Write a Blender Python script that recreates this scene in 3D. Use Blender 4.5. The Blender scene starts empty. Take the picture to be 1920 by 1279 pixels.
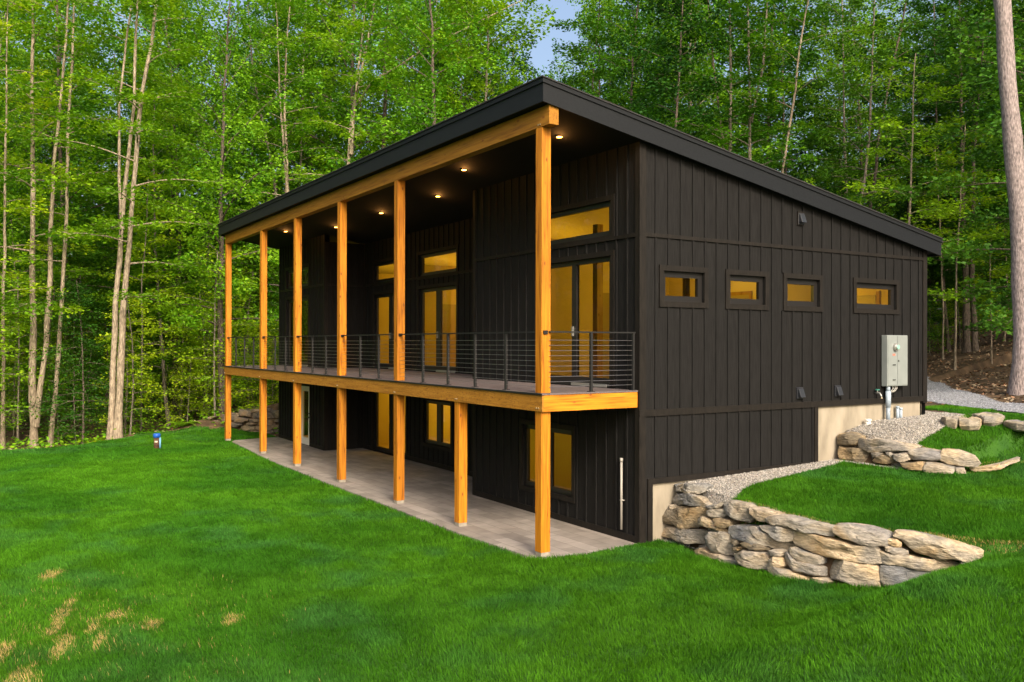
import bpy, bmesh, math, random
import numpy as np
from mathutils import Vector, noise as mnoise

# ------------------------------------------------------------------ camera, world, sun
S = bpy.context.scene
COL = S.collection
R = math.radians
CAM = np.array([12.085, -8.197, 3.578])
FW = np.array([-0.84600329, 0.53316922, 0.00300196])
RT = np.array([0.53317562, 0.84600225, 0.00198967])
UP = np.cross(RT, FW)
F = 1642.5
cam = bpy.data.cameras.new('camera'); co = bpy.data.objects.new('camera', cam); COL.objects.link(co)
cam.sensor_width = 36; cam.lens = F / 1920 * 36; cam.clip_end = 1000
from mathutils import Matrix
m = Matrix(((RT[0], UP[0], -FW[0], CAM[0]), (RT[1], UP[1], -FW[1], CAM[1]), (RT[2], UP[2], -FW[2], CAM[2]), (0, 0, 0, 1)))
co.matrix_world = m
S.camera = co

SUN_EL, SUN_AZ = 34, 68          # azimuth clockwise from +Y (towards +X)
w = bpy.data.worlds.new('World'); S.world = w; w.use_nodes = True
nt = w.node_tree; bg = nt.nodes['Background']
sky = nt.nodes.new('ShaderNodeTexSky'); sky.sky_type = 'NISHITA'; sky.sun_disc = False
SUN_AZ = 104
sky.sun_elevation = R(SUN_EL); sky.sun_rotation = R(SUN_AZ)
sky.air_density = 1.0; sky.dust_density = 8.0; sky.ozone_density = .6
nt.links.new(sky.outputs[0], bg.inputs[0]); bg.inputs[1].default_value = 0.135
sl = bpy.data.lights.new('sun', 'SUN'); so = bpy.data.objects.new('sun', sl); COL.objects.link(so)
sl.energy = 1.4; sl.angle = R(14); sl.color = (1, 0.90, 0.72)
sd = Vector((math.sin(R(SUN_AZ)) * math.cos(R(SUN_EL)), math.cos(R(SUN_AZ)) * math.cos(R(SUN_EL)), math.sin(R(SUN_EL))))
so.rotation_euler = sd.to_track_quat('Z', 'Y').to_euler()
S.view_settings.view_transform = 'Standard'; S.view_settings.look = 'None'
S.view_settings.exposure = 1.15; S.view_settings.gamma = 1
S.cycles.max_bounces = 8; S.cycles.diffuse_bounces = 3; S.cycles.transparent_max_bounces = 12
S.cycles.use_denoising = True

rng = np.random.default_rng(7); random.seed(7)

# ------------------------------------------------------------------ helpers
def ray(u, v): return FW + RT * (u - 960) / F - UP * (v - 639.5) / F
def at_depth(u, v, d): return CAM + ray(u, v) * d
def at_z(u, v, z):
    r = ray(u, v); return CAM + r * (z - CAM[2]) / r[2]

def tag(o, label=None, cat=None, group=None, kind=None):
    if label: o['label'] = label
    if cat: o['category'] = cat
    if group: o['group'] = group
    if kind: o['kind'] = kind
    return o
def empty(name, loc=(0, 0, 0), rz=0):
    o = bpy.data.objects.new(name, None); o.location = loc; o.rotation_euler.z = rz
    o.empty_display_size = .2; COL.objects.link(o); return o
def link(name, me, mat=None, parent=None, loc=None):
    o = bpy.data.objects.new(name, me); COL.objects.link(o)
    if mat: me.materials.append(mat)
    if parent: o.parent = parent
    if loc is not None: o.location = loc
    return o
def np_mesh(name, V, faces, n, colors=None, smooth=False):
    """V (k,3); faces flat int array of n-gons"""
    me = bpy.data.meshes.new(name)
    V = np.asarray(V, np.float32); faces = np.asarray(faces, np.int32).reshape(-1)
    nf = len(faces) // n
    me.vertices.add(len(V)); me.vertices.foreach_set('co', V.ravel())
    me.loops.add(len(faces)); me.loops.foreach_set('vertex_index', faces)
    me.polygons.add(nf); me.polygons.foreach_set('loop_start', np.arange(0, nf * n, n, dtype=np.int32))
    me.polygons.foreach_set('loop_total', np.full(nf, n, np.int32))
    if smooth: me.polygons.foreach_set('use_smooth', np.ones(nf, bool))
    if colors is not None:
        a = me.color_attributes.new('Col', 'FLOAT_COLOR', 'POINT')
        c = np.ones((len(V), 4), np.float32); c[:, :3] = colors
        a.data.foreach_set('color', c.ravel())
    me.update(calc_edges=True); return me

class MB:
    def __init__(s): s.v = []; s.f = []
    def box(s, x0, x1, y0, y1, z0, z1):
        if x0 > x1: x0, x1 = x1, x0
        if y0 > y1: y0, y1 = y1, y0
        if z0 > z1: z0, z1 = z1, z0
        b = len(s.v)
        s.v += [(x0, y0, z0), (x1, y0, z0), (x1, y1, z0), (x0, y1, z0), (x0, y0, z1), (x1, y0, z1), (x1, y1, z1), (x0, y1, z1)]
        s.f += [tuple(b + i for i in q) for q in ((0, 3, 2, 1), (4, 5, 6, 7), (0, 1, 5, 4), (1, 2, 6, 5), (2, 3, 7, 6), (3, 0, 4, 7))]
        return s
    def poly(s, pts):
        b = len(s.v); s.v += [tuple(p) for p in pts]; s.f.append(tuple(range(b, b + len(pts)))); return s
    def prism(s, a, b):
        """two matching rings"""
        k = len(s.v); n = len(a); s.v += [tuple(p) for p in a] + [tuple(p) for p in b]
        s.f.append(tuple(k + i for i in range(n))[::-1]); s.f.append(tuple(k + n + i for i in range(n)))
        for i in range(n): j = (i + 1) % n; s.f.append((k + i, k + j, k + n + j, k + n + i))
        return s
    def tube(s, pts, rad, n=8, caps=True):
        pts = [Vector(p) for p in pts]
        if not hasattr(rad, '__len__'): rad = [rad] * len(pts)
        k0 = len(s.v)
        for i, p in enumerate(pts):
            d = (pts[min(i + 1, len(pts) - 1)] - pts[max(i - 1, 0)]).normalized()
            a = d.cross(Vector((0, 0, 1)) if abs(d.z) < .9 else Vector((1, 0, 0))).normalized(); b = d.cross(a)
            for j in range(n):
                t = 2 * math.pi * j / n; s.v.append(tuple(p + (a * math.cos(t) + b * math.sin(t)) * rad[i]))
        for i in range(len(pts) - 1):
            for j in range(n):
                q = (j + 1) % n; s.f.append((k0 + i * n + j, k0 + i * n + q, k0 + (i + 1) * n + q, k0 + (i + 1) * n + j))
        if caps:
            s.f.append(tuple(k0 + j for j in range(n))[::-1]); s.f.append(tuple(k0 + (len(pts) - 1) * n + j for j in range(n)))
        return s
    def build(s, name, mat, parent=None, bevel=0, smooth=False):
        me = bpy.data.meshes.new(name); me.from_pydata(s.v, [], s.f)
        bm = bmesh.new(); bm.from_mesh(me)
        bmesh.ops.recalc_face_normals(bm, faces=bm.faces)
        if bevel: bmesh.ops.bevel(bm, geom=list(bm.edges), offset=bevel, segments=1, affect='EDGES', profile=.7)
        if smooth:
            for f in bm.faces: f.smooth = len(f.verts) <= 4
        bm.to_mesh(me); bm.free()
        return link(name, me, mat, parent)

def vnoise(x, y, sc, seed=0):
    x = np.asarray(x) / sc + seed * 17.3; y = np.asarray(y) / sc + seed * 9.7
    xi = np.floor(x).astype(np.int64); yi = np.floor(y).astype(np.int64); fx = x - xi; fy = y - yi
    fx = fx * fx * (3 - 2 * fx); fy = fy * fy * (3 - 2 * fy)
    def h(a, b):
        n = (a * 374761393 + b * 668265263 + seed * 982451653) & 0xffffffff
        n = ((n ^ (n >> 13)) * 1274126177) & 0xffffffff
        return ((n ^ (n >> 16)) & 0xffff) / 65535.
    return (h(xi, yi) * (1 - fx) + h(xi + 1, yi) * fx) * (1 - fy) + (h(xi, yi + 1) * (1 - fx) + h(xi + 1, yi + 1) * fx) * fy
def fbm(x, y, sc, seed=0): return .5 * vnoise(x, y, sc, seed) + .3 * vnoise(x, y, sc / 2.1, seed + 1) + .2 * vnoise(x, y, sc / 4.3, seed + 2)
def sst(a, b, x): t = np.clip((x - a) / (b - a), 0, 1); return t * t * (3 - 2 * t)
def inpoly(x, y, P):
    x = np.asarray(x); y = np.asarray(y); r = np.zeros(x.shape, bool); n = len(P)
    for i in range(n):
        x1, y1 = P[i]; x2, y2 = P[(i + 1) % n]
        if y1 == y2: continue
        c = ((y1 > y) != (y2 > y)) & (x < (x2 - x1) * (y - y1) / (y2 - y1) + x1); r ^= c
    return r

# ------------------------------------------------------------------ materials
def mat(name, base=(.5, .5, .5), rough=.7, metal=0, spec=.5):
    m = bpy.data.materials.new(name); m.use_nodes = True; b = m.node_tree.nodes['Principled BSDF']
    b.inputs['Base Color'].default_value = (*base, 1); b.inputs['Roughness'].default_value = rough
    b.inputs['Metallic'].default_value = metal; b.inputs['Specular IOR Level'].default_value = spec
    return m
def N(m, t, **k):
    n = m.node_tree.nodes.new(t)
    for a, v in k.items():
        if a.startswith('i_'): n.inputs[a[2:].replace('_', ' ')].default_value = v
        else: setattr(n, a, v)
    return n
def L(m, a, b): m.node_tree.links.new(a, b)
def noisy(name, c1, c2, scale=5, rough=.8, stretch=(1, 1, 1), bump=.3, bdist=.01, detail=6, lo=.3, hi=.7, c3=None, spec=.3, coords='Object', distort=0, seedobj=False):
    m = mat(name, c1, rough, spec=spec); b = m.node_tree.nodes['Principled BSDF']
    tc = N(m, 'ShaderNodeTexCoord'); mp = N(m, 'ShaderNodeMapping'); mp.inputs['Scale'].default_value = stretch
    L(m, tc.outputs[coords], mp.inputs[0])
    no = N(m, 'ShaderNodeTexNoise'); no.inputs['Scale'].default_value = scale; no.inputs['Detail'].default_value = detail
    no.inputs['Distortion'].default_value = distort
    L(m, mp.outputs[0], no.inputs['Vector'])
    cr = N(m, 'ShaderNodeValToRGB'); e = cr.color_ramp.elements
    e[0].position = lo; e[0].color = (*c1, 1); e[1].position = hi; e[1].color = (*c2, 1)
    if c3: x = e.new((lo + hi) / 2); x.color = (*c3, 1)
    L(m, no.outputs[0], cr.inputs[0]); L(m, cr.outputs[0], b.inputs['Base Color'])
    if bump:
        bp = N(m, 'ShaderNodeBump'); bp.inputs['Strength'].default_value = bump; bp.inputs['Distance'].default_value = bdist
        L(m, no.outputs[0], bp.inputs['Height']); L(m, bp.outputs[0], b.inputs['Normal'])
    m['out'] = 1
    return m, cr, b, mp

M = {}
M['siding'] = noisy('siding', (.0048, .0047, .0049), (.0158, .0153, .0155), 11, .7, (6, 6, .30), .6, .005, lo=.28, hi=.78, spec=.15)[0]
M['trim'] = noisy('trim', (.0065, .0055, .0048), (.015, .0125, .0105), 7, .65, (3, 3, .6), .3, .003, spec=.2)[0]
M['fascia'] = noisy('fascia', (.0035, .0048, .007), (.0065, .0082, .011), 6, .65, (.5, 4, 4), .3, .003, spec=.3)[0]
M['soffit'] = mat('soffit', (.0045, .004, .005), .85, spec=.2)
M['roof'] = noisy('roofing', (.02, .02, .021), (.035, .035, .036), 20, .8, bump=.4)[0]
M['frame'] = mat('window_frame', (.011, .010, .010), .4)

def wood(name, axis, c1=(.44, .155, .008), c2=(.58, .235, .014), cd=(.20, .058, .004), fig=False):
    st = {'z': (9, 9, .5), 'x': (.5, 9, 9), 'y': (9, .5, 9)}[axis]
    m = mat(name, c1, .55, spec=.3); b = m.node_tree.nodes['Principled BSDF']
    tc = N(m, 'ShaderNodeTexCoord'); mp = N(m, 'ShaderNodeMapping'); mp.inputs['Scale'].default_value = st
    oi = N(m, 'ShaderNodeObjectInfo'); va = N(m, 'ShaderNodeVectorMath', operation='SCALE'); va.inputs[0].default_value = (13, 7, 19)
    L(m, oi.outputs['Random'], va.inputs['Scale'])
    ad = N(m, 'ShaderNodeVectorMath', operation='ADD'); L(m, tc.outputs['Object'], ad.inputs[0]); L(m, va.outputs[0], ad.inputs[1])
    L(m, ad.outputs[0], mp.inputs[0])
    no = N(m, 'ShaderNodeTexNoise'); no.inputs['Scale'].default_value = 3.0; no.inputs['Detail'].default_value = 8; no.inputs['Distortion'].default_value = .4
    L(m, mp.outputs[0], no.inputs['Vector'])
    cr = N(m, 'ShaderNodeValToRGB'); e = cr.color_ramp.elements
    e[0].position = .28; e[0].color = (*cd, 1); e[1].position = .72; e[1].color = (*c2, 1); x = e.new(.45); x.color = (*c1, 1)
    L(m, no.outputs[0], cr.inputs[0])
    # knots
    mk = N(m, 'ShaderNodeMapping'); mk.inputs['Scale'].default_value = {'z': (2.2, 2.2, 1.1), 'x': (1.1, 2.2, 2.2), 'y': (2.2, 1.1, 2.2)}[axis]
    L(m, ad.outputs[0], mk.inputs[0])
    vo = N(m, 'ShaderNodeTexVoronoi'); vo.inputs['Scale'].default_value = 2.9; L(m, mk.outputs[0], vo.inputs['Vector'])
    kr = N(m, 'ShaderNodeValToRGB'); k = kr.color_ramp.elements
    k[0].position = .07; k[0].color = (1, 1, 1, 1); k[1].position = .17; k[1].color = (0, 0, 0, 1)
    L(m, vo.outputs['Distance'], kr.inputs[0])
    mx = N(m, 'ShaderNodeMix', data_type='RGBA'); L(m, kr.outputs[0], mx.inputs['Factor']); L(m, cr.outputs[0], mx.inputs['A']); mx.inputs['B'].default_value = (.20, .06, .01, 1)
    last = mx.outputs['Result']
    if fig:   # cathedral grain of a flat sawn beam
        m2 = N(m, 'ShaderNodeMapping'); m2.inputs['Scale'].default_value = (1.1, 5, 5); L(m, ad.outputs[0], m2.inputs[0])
        n2 = N(m, 'ShaderNodeTexNoise'); n2.inputs['Scale'].default_value = 1.8; n2.inputs['Detail'].default_value = 3; L(m, m2.outputs[0], n2.inputs['Vector'])
        ml = N(m, 'ShaderNodeMath', operation='MULTIPLY'); ml.inputs[1].default_value = 75; L(m, n2.outputs[0], ml.inputs[0])
        sn = N(m, 'ShaderNodeMath', operation='SINE'); L(m, ml.outputs[0], sn.inputs[0])
        r3 = N(m, 'ShaderNodeValToRGB'); r3.color_ramp.elements[0].position = .45; r3.color_ramp.elements[1].position = .95; L(m, sn.outputs[0], r3.inputs[0])
        m3 = N(m, 'ShaderNodeMath', operation='MULTIPLY'); m3.inputs[1].default_value = .6; L(m, r3.outputs[0], m3.inputs[0])
        mz = N(m, 'ShaderNodeMix', data_type='RGBA'); L(m, m3.outputs[0], mz.inputs['Factor']); L(m, last, mz.inputs['A']); mz.inputs['B'].default_value = (.13, .05, .01, 1)
        last = mz.outputs['Result']
    vr = N(m, 'ShaderNodeMapRange'); vr.inputs['To Min'].default_value = .72; vr.inputs['To Max'].default_value = 1.08; L(m, oi.outputs['Random'], vr.inputs[0])
    vs = N(m, 'ShaderNodeVectorMath', operation='SCALE'); L(m, last, vs.inputs[0]); L(m, vr.outputs[0], vs.inputs['Scale'])
    L(m, vs.outputs[0], b.inputs['Base Color'])
    bp = N(m, 'ShaderNodeBump'); bp.inputs['Strength'].default_value = .3; bp.inputs['Distance'].default_value = .004
    L(m, no.outputs[0], bp.inputs['Height']); L(m, bp.outputs[0], b.inputs['Normal'])
    return m
M['post'] = wood('cedar_post', 'z')
M['beam'] = wood('cedar_beam', 'x', (.30, .125, .010), (.40, .18, .018), (.16, .06, .006))
M['beamfig'] = wood('cedar_rim', 'x', (.34, .15, .018), (.43, .205, .03), (.2, .08, .01), fig=True)
M['rim'] = wood('cedar_end', 'y')

def m_boards(name, c1, c2, axis_len, w):
    m, cr, b, mp = noisy(name, c1, c2, 4, .6, (.6, 6, 6), .2, .002)
    return m
M['deck'] = noisy('deck_board', (.10, .082, .082), (.165, .135, .135), 5, .6, (.5, 7, 7), .3, .002)[0]
M['metal'] = mat('rail_metal', (.014, .014, .015), .5, .2)
M['cable'] = mat('cable', (.35, .33, .31), .3, .9)
M['concrete'] = noisy('concrete', (.20, .175, .135), (.34, .30, .24), 2.2, .85, (1, 1.6, .5), .25, .004, c3=(.285, .25, .195))[0]
M['joist'] = noisy('joist', (.05, .03, .015), (.09, .05, .02), 6, .8)[0]
M['plinth'] = noisy('plinth', (.2, .18, .15), (.3, .27, .23), 12, .9)[0]
M['white'] = mat('white_pvc', (.72, .71, .68), .35)
M['brass'] = mat('bolt', (.62, .52, .36), .35, .8)
M['boxgrey'] = noisy('cabinet_paint', (.19, .215, .215), (.23, .255, .255), 3, .38, bump=.05, spec=.5)[0]
M['pipegrey'] = mat('pipe_grey', (.22, .27, .33), .45)
M['galv'] = mat('galvanised', (.4, .4, .38), .4, .7)
M['blackp'] = mat('black_plastic', (.02, .022, .028), .35)
M['blue'] = noisy('blue_cap', (.012, .075, .36), (.02, .11, .46), 8, .35, bump=.1)[0]
M['rust'] = noisy('casing_steel', (.03, .02, .015), (.12, .06, .03), 15, .8)[0]
M['ltblue'] = mat('light_blue_conduit', (.14, .35, .55), .4)
M['cream'] = mat('cream_sticker', (.7, .65, .45), .6)
M['interior'] = noisy('interior_wall', (.62, .47, .22), (.70, .54, .27), 1.2, .8, bump=0)[0]
M['pine'] = wood('interior_pine', 'z', (.45, .24, .07), (.55, .32, .10), (.32, .15, .04))
M['indoor_door'] = mat('interior_door', (.34, .25, .12), .5)

def m_glass():
    m = bpy.data.materials.new('window_glass'); m.use_nodes = True; n = m.node_tree.nodes; n.clear()
    o = n.new('ShaderNodeOutputMaterial'); t = n.new('ShaderNodeBsdfTransparent'); g = n.new('ShaderNodeBsdfGlossy')
    t.inputs[0].default_value = (.80, .76, .62, 1); g.inputs['Roughness'].default_value = .02
    fr = n.new('ShaderNodeFresnel'); fr.inputs[0].default_value = 1.5
    mu = n.new('ShaderNodeMath'); mu.operation = 'MULTIPLY_ADD'; mu.inputs[1].default_value = 1.0; mu.inputs[2].default_value = .0
    mx = n.new('ShaderNodeMixShader'); l = m.node_tree.links
    l.new(fr.outputs[0], mu.inputs[0]); l.new(mu.outputs[0], mx.inputs[0]); l.new(t.outputs[0], mx.inputs[1]); l.new(g.outputs[0], mx.inputs[2]); l.new(mx.outputs[0], o.inputs[0])
    return m
M['glass'] = m_glass()
def m_emit(name, c, s):
    m = bpy.data.materials.new(name); m.use_nodes = True; n = m.node_tree.nodes; b = n['Principled BSDF']
    b.inputs['Base Color'].default_value = (*c, 1); b.inputs['Emission Color'].default_value = (*c, 1); b.inputs['Emission Strength'].default_value = s; return m
M['lamp'] = m_emit('lamp_lens', (1, .38, .06), 11)

def m_paver():
    m = mat('paver', (.3, .28, .26), .85, spec=.3); b = m.node_tree.nodes['Principled BSDF']
    tc = N(m, 'ShaderNodeTexCoord'); br = N(m, 'ShaderNodeTexBrick'); br.offset = .5; br.squash = 1
    br.inputs['Scale'].default_value = 1; br.inputs['Brick Width'].default_value = .62; br.inputs['Row Height'].default_value = .31
    br.inputs['Mortar Size'].default_value = .007; br.inputs['Color1'].default_value = (.29, .255, .23, 1); br.inputs['Color2'].default_value = (.20, .175, .155, 1)
    br.inputs['Mortar'].default_value = (.16, .14, .12, 1); L(m, tc.outputs['Object'], br.inputs['Vector'])
    no = N(m, 'ShaderNodeTexNoise'); no.inputs['Scale'].default_value = 3; no.inputs['Detail'].default_value = 8; L(m, tc.outputs['Object'], no.inputs['Vector'])
    mr = N(m, 'ShaderNodeMapRange'); mr.inputs['To Min'].default_value = .6; mr.inputs['To Max'].default_value = 1.4; L(m, no.outputs[0], mr.inputs[0])
    mx = N(m, 'ShaderNodeVectorMath', operation='SCALE'); L(m, br.outputs['Color'], mx.inputs[0]); L(m, mr.outputs[0], mx.inputs['Scale'])
    L(m, mx.outputs[0], b.inputs['Base Color'])
    bp = N(m, 'ShaderNodeBump'); bp.inputs['Strength'].default_value = .6; bp.inputs['Distance'].default_value = .008; bp.invert = True
    L(m, br.outputs['Fac'], bp.inputs['Height']); L(m, bp.outputs[0], b.inputs['Normal'])
    return m
M['paver'] = m_paver()

def m_stone():
    m = mat('stone', (.3, .28, .25), .85, spec=.25); b = m.node_tree.nodes['Principled BSDF']
    tc = N(m, 'ShaderNodeTexCoord'); oi = N(m, 'ShaderNodeObjectInfo')
    va = N(m, 'ShaderNodeVectorMath', operation='SCALE'); va.inputs[0].default_value = (31, 17, 23); L(m, oi.outputs['Random'], va.inputs['Scale'])
    ad = N(m, 'ShaderNodeVectorMath', operation='ADD'); L(m, tc.outputs['Object'], ad.inputs[0]); L(m, va.outputs[0], ad.inputs[1])
    n1 = N(m, 'ShaderNodeTexNoise'); n1.inputs['Scale'].default_value = 1.7; n1.inputs['Detail'].default_value = 3; n1.inputs['Distortion'].default_value = .8
    L(m, ad.outputs[0], n1.inputs['Vector'])
    r1 = N(m, 'ShaderNodeValToRGB'); e = r1.color_ramp.elements
    e[0].position = .34; e[0].color = (.19, .187, .185, 1); e[1].position = .68; e[1].color = (.33, .255, .165, 1)
    x = e.new(.46); x.color = (.26, .24, .21, 1); x = e.new(.56); x.color = (.38, .325, .25, 1)
    L(m, n1.outputs[0], r1.inputs[0])
    mp = N(m, 'ShaderNodeMapping'); mp.inputs['Scale'].default_value = (1, 1, 3.5); mp.inputs['Rotation'].default_value = (.15, .2, 0); L(m, ad.outputs[0], mp.inputs[0])
    n2 = N(m, 'ShaderNodeTexNoise'); n2.inputs['Scale'].default_value = 11; n2.inputs['Detail'].default_value = 10; n2.inputs['Roughness'].default_value = .65; L(m, mp.outputs[0], n2.inputs['Vector'])
    mr = N(m, 'ShaderNodeMapRange'); mr.inputs['From Min'].default_value = .3; mr.inputs['From Max'].default_value = .7; mr.inputs['To Min'].default_value = .55; mr.inputs['To Max'].default_value = 1.45; L(m, n2.outputs[0], mr.inputs[0])
    mx = N(m, 'ShaderNodeVectorMath', operation='SCALE'); L(m, r1.outputs[0], mx.inputs[0]); L(m, mr.outputs[0], mx.inputs['Scale'])
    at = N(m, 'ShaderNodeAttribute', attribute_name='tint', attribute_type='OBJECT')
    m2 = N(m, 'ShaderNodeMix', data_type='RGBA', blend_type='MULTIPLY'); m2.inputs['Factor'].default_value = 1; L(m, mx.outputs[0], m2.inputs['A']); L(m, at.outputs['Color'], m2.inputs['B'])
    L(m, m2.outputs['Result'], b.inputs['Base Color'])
    bp = N(m, 'ShaderNodeBump'); bp.inputs['Strength'].default_value = 1; bp.inputs['Distance'].default_value = .055
    L(m, n2.outputs[0], bp.inputs['Height']); L(m, bp.outputs[0], b.inputs['Normal'])
    return m
M['stone'] = m_stone()
M['bark'] = noisy('bark', (.06, .05, .04), (.29, .25, .20), 6, .9, (4, 4, 1.1), .8, .03, c3=(.17, .145, .115), lo=.3, hi=.68)[0]
M['barkl'] = noisy('bark_pale', (.09, .075, .055), (.40, .34, .25), 5, .9, (4, 4, 1.1), .8, .02, c3=(.25, .20, .145), lo=.28, hi=.7)[0]
M['barkd'] = noisy('bark_rough', (.035, .028, .022), (.19, .15, .12), 7, .95, (4, 4, .9), 1, .04, lo=.3, hi=.72)[0]
M['barkp'] = noisy('bark_pine', (.10, .085, .085), (.40, .34, .33), 5, .9, (5, 5, 1.5), 1, .03, c3=(.26, .215, .21), lo=.3, hi=.72)[0]

def m_leaf(name, c1, c2, c3, tr=.35):
    m = bpy.data.materials.new(name); m.use_nodes = True; n = m.node_tree.nodes; b = n['Principled BSDF']; out = n['Material Output']
    b.inputs['Roughness'].default_value = .5; b.inputs['Specular IOR Level'].default_value = .35
    tc = N(m, 'ShaderNodeTexCoord'); no = N(m, 'ShaderNodeTexNoise'); no.inputs['Scale'].default_value = .9; no.inputs['Detail'].default_value = 3
    oi = N(m, 'ShaderNodeObjectInfo'); wn = N(m, 'ShaderNodeTexWhiteNoise', noise_dimensions='3D')
    at = N(m, 'ShaderNodeAttribute', attribute_name='Col'); L(m, tc.outputs['Object'], no.inputs['Vector'])
    a1 = N(m, 'ShaderNodeMath', operation='MULTIPLY_ADD'); a1.inputs[1].default_value = .5; L(m, no.outputs[0], a1.inputs[0])
    a2 = N(m, 'ShaderNodeMath', operation='MULTIPLY'); a2.inputs[1].default_value = .45; L(m, oi.outputs['Random'], a2.inputs[0]); L(m, a2.outputs[0], a1.inputs[2])
    sp = N(m, 'ShaderNodeSeparateColor'); L(m, at.outputs['Color'], sp.inputs[0])
    a3 = N(m, 'ShaderNodeMath', operation='MULTIPLY_ADD'); a3.inputs[1].default_value = .35; L(m, sp.outputs[0], a3.inputs[0]); L(m, a1.outputs[0], a3.inputs[2])
    cr = N(m, 'ShaderNodeValToRGB'); e = cr.color_ramp.elements
    e[0].position = .25; e[0].color = (*c1, 1); e[1].position = .95; e[1].color = (*c3, 1); x = e.new(.6); x.color = (*c2, 1)
    L(m, a3.outputs[0], cr.inputs[0]); L(m, cr.outputs[0], b.inputs['Base Color'])
    t = N(m, 'ShaderNodeBsdfTranslucent'); br = N(m, 'ShaderNodeVectorMath', operation='MULTIPLY'); br.inputs[1].default_value = (1.5, 1.35, .6)
    L(m, cr.outputs[0], br.inputs[0]); L(m, br.outputs[0], t.inputs[0])
    mx = N(m, 'ShaderNodeMixShader'); mx.inputs[0].default_value = tr; L(m, b.outputs[0], mx.inputs[1]); L(m, t.outputs[0], mx.inputs[2]); L(m, mx.outputs[0], out.inputs[0])
    return m
M['leaf'] = m_leaf('leaf_green', (.024, .105, .005), (.090, .265, .008), (.27, .48, .014))
M['leafy'] = m_leaf('leaf_yellowgreen', (.045, .15, .006), (.165, .345, .008), (.42, .56, .016), .42)
M['leafd'] = m_leaf('leaf_dark', (.009, .048, .006), (.030, .115, .009), (.10, .25, .012), .3)
def m_vcol(name, rough=.7, tr=0, spec=.2):
    m = mat(name, (.1, .2, .05), rough, spec=spec); b = m.node_tree.nodes['Principled BSDF']
    at = N(m, 'ShaderNodeAttribute', attribute_name='Col'); L(m, at.outputs['Color'], b.inputs['Base Color'])
    if tr:
        t = N(m, 'ShaderNodeBsdfTranslucent'); L(m, at.outputs['Color'], t.inputs[0])
        mx = N(m, 'ShaderNodeMixShader'); mx.inputs[0].default_value = tr
        L(m, b.outputs[0], mx.inputs[1]); L(m, t.outputs[0], mx.inputs[2]); L(m, mx.outputs[0], m.node_tree.nodes['Material Output'].inputs[0])
    return m
M['grass'] = m_vcol('grass_blades', .75, .3, .12)
M['litter'] = m_vcol('leaf_litter', .9)
M['pebble'] = m_vcol('pebbles', .85)
M['lawn'] = noisy('lawn_soil', (.016, .065, .004), (.035, .11, .006), 3, .9, bump=.5, bdist=.02)[0]
M['floor'] = noisy('forest_soil', (.045, .028, .016), (.15, .095, .055), 2.2, .95, bump=.8, bdist=.04, detail=9, c3=(.085, .055, .03))[0]
M['gravel'] = noisy('gravel_bed', (.16, .145, .125), (.50, .46, .41), 38, .9, bump=.9, bdist=.02, detail=3)[0]
M['drive'] = noisy('driveway_gravel', (.12, .125, .14), (.34, .35, .38), 24, .9, bump=.7, bdist=.02, detail=6)[0]

# ------------------------------------------------------------------ terrain
def crv(pts):
    pts = sorted(pts); u = [p[0] for p in pts]; W = np.array([at_z(*p) for p in pts]); v = [p[1] for p in pts]
    return u, v, W
base1 = crv([(1236, 1012, 0), (1300, 1040, .03), (1365, 1062, .08), (1430, 1083, .12), (1530, 1098, .15), (1640, 1105, .2), (1720, 1100, .3), (1800, 1068, .6), (1856, 1042, .85)])
top1 = crv([(1236, 905, 1.02), (1265, 908, 1.0), (1300, 925, .98), (1360, 942, .97), (1450, 965, .98), (1550, 990, .97), (1660, 1000, .97), (1750, 1010, .95), (1856, 1032, .90)])
base2 = crv([(1545, 874, 1.07), (1572, 868, 1.1), (1640, 872, 1.15), (1720, 884, 1.18), (1800, 890, 1.15), (1870, 880, 1.25), (1915, 858, 1.38)])
top2 = crv([(1545, 808, 1.7), (1569, 812, 1.7), (1620, 824, 1.66), (1700, 835, 1.6), (1760, 845, 1.55), (1832, 862, 1.42), (1915, 850, 1.43)])
def face(base, top):
    u = np.array(top[0]); T = top[2][:, :2]; Bt = np.array([[np.interp(a, base[0], base[2][:, k]) for k in (0, 1)] for a in u])
    return T * .7 + Bt * .3
LN1 = [tuple(p) for p in face(base1, top1)]; LN2 = [tuple(p) for p in face(base2, top2)]
LN1 = [(-.3, LN1[0][1] - .05)] + LN1 + [(7.5, 5.0), (20, 9)]; LN2 = [(-.3, LN2[0][1] - .05)] + LN2 + [(3.6, 9.9), (20, 13)]
def sdist(x, y, LN):
    """distance behind the face line, positive on the uphill side"""
    x = np.asarray(x, float); y = np.asarray(y, float); d = np.full(x.shape, 1e9)
    for (ax, ay), (bx, by) in zip(LN[:-1], LN[1:]):
        vx, vy = bx - ax, by - ay; t = np.clip(((x - ax) * vx + (y - ay) * vy) / (vx * vx + vy * vy), 0, 1)
        d = np.minimum(d, np.hypot(x - ax - vx * t, y - ay - vy * t))
    ins = inpoly(x, y, LN + [(20, 80), (-.3, 80)])
    return np.where(ins, d, -d)
XL = np.array([(-20, -60), (-20.5, -12), (-21.5, -7.1), (-21.3, -5.8), (-21.8, -4.6), (-23.2, -3.3), (-24.4, -2.1), (-24.0, .3), (-23.9, 1.4), (-24, 3)])
SWL = np.array([(-30, -1.0), (-26, .0), (-24.6, .75), (-22.5, 2.2), (-20.9, 3.1)])     # foot of the boulder wall at the far end
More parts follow.
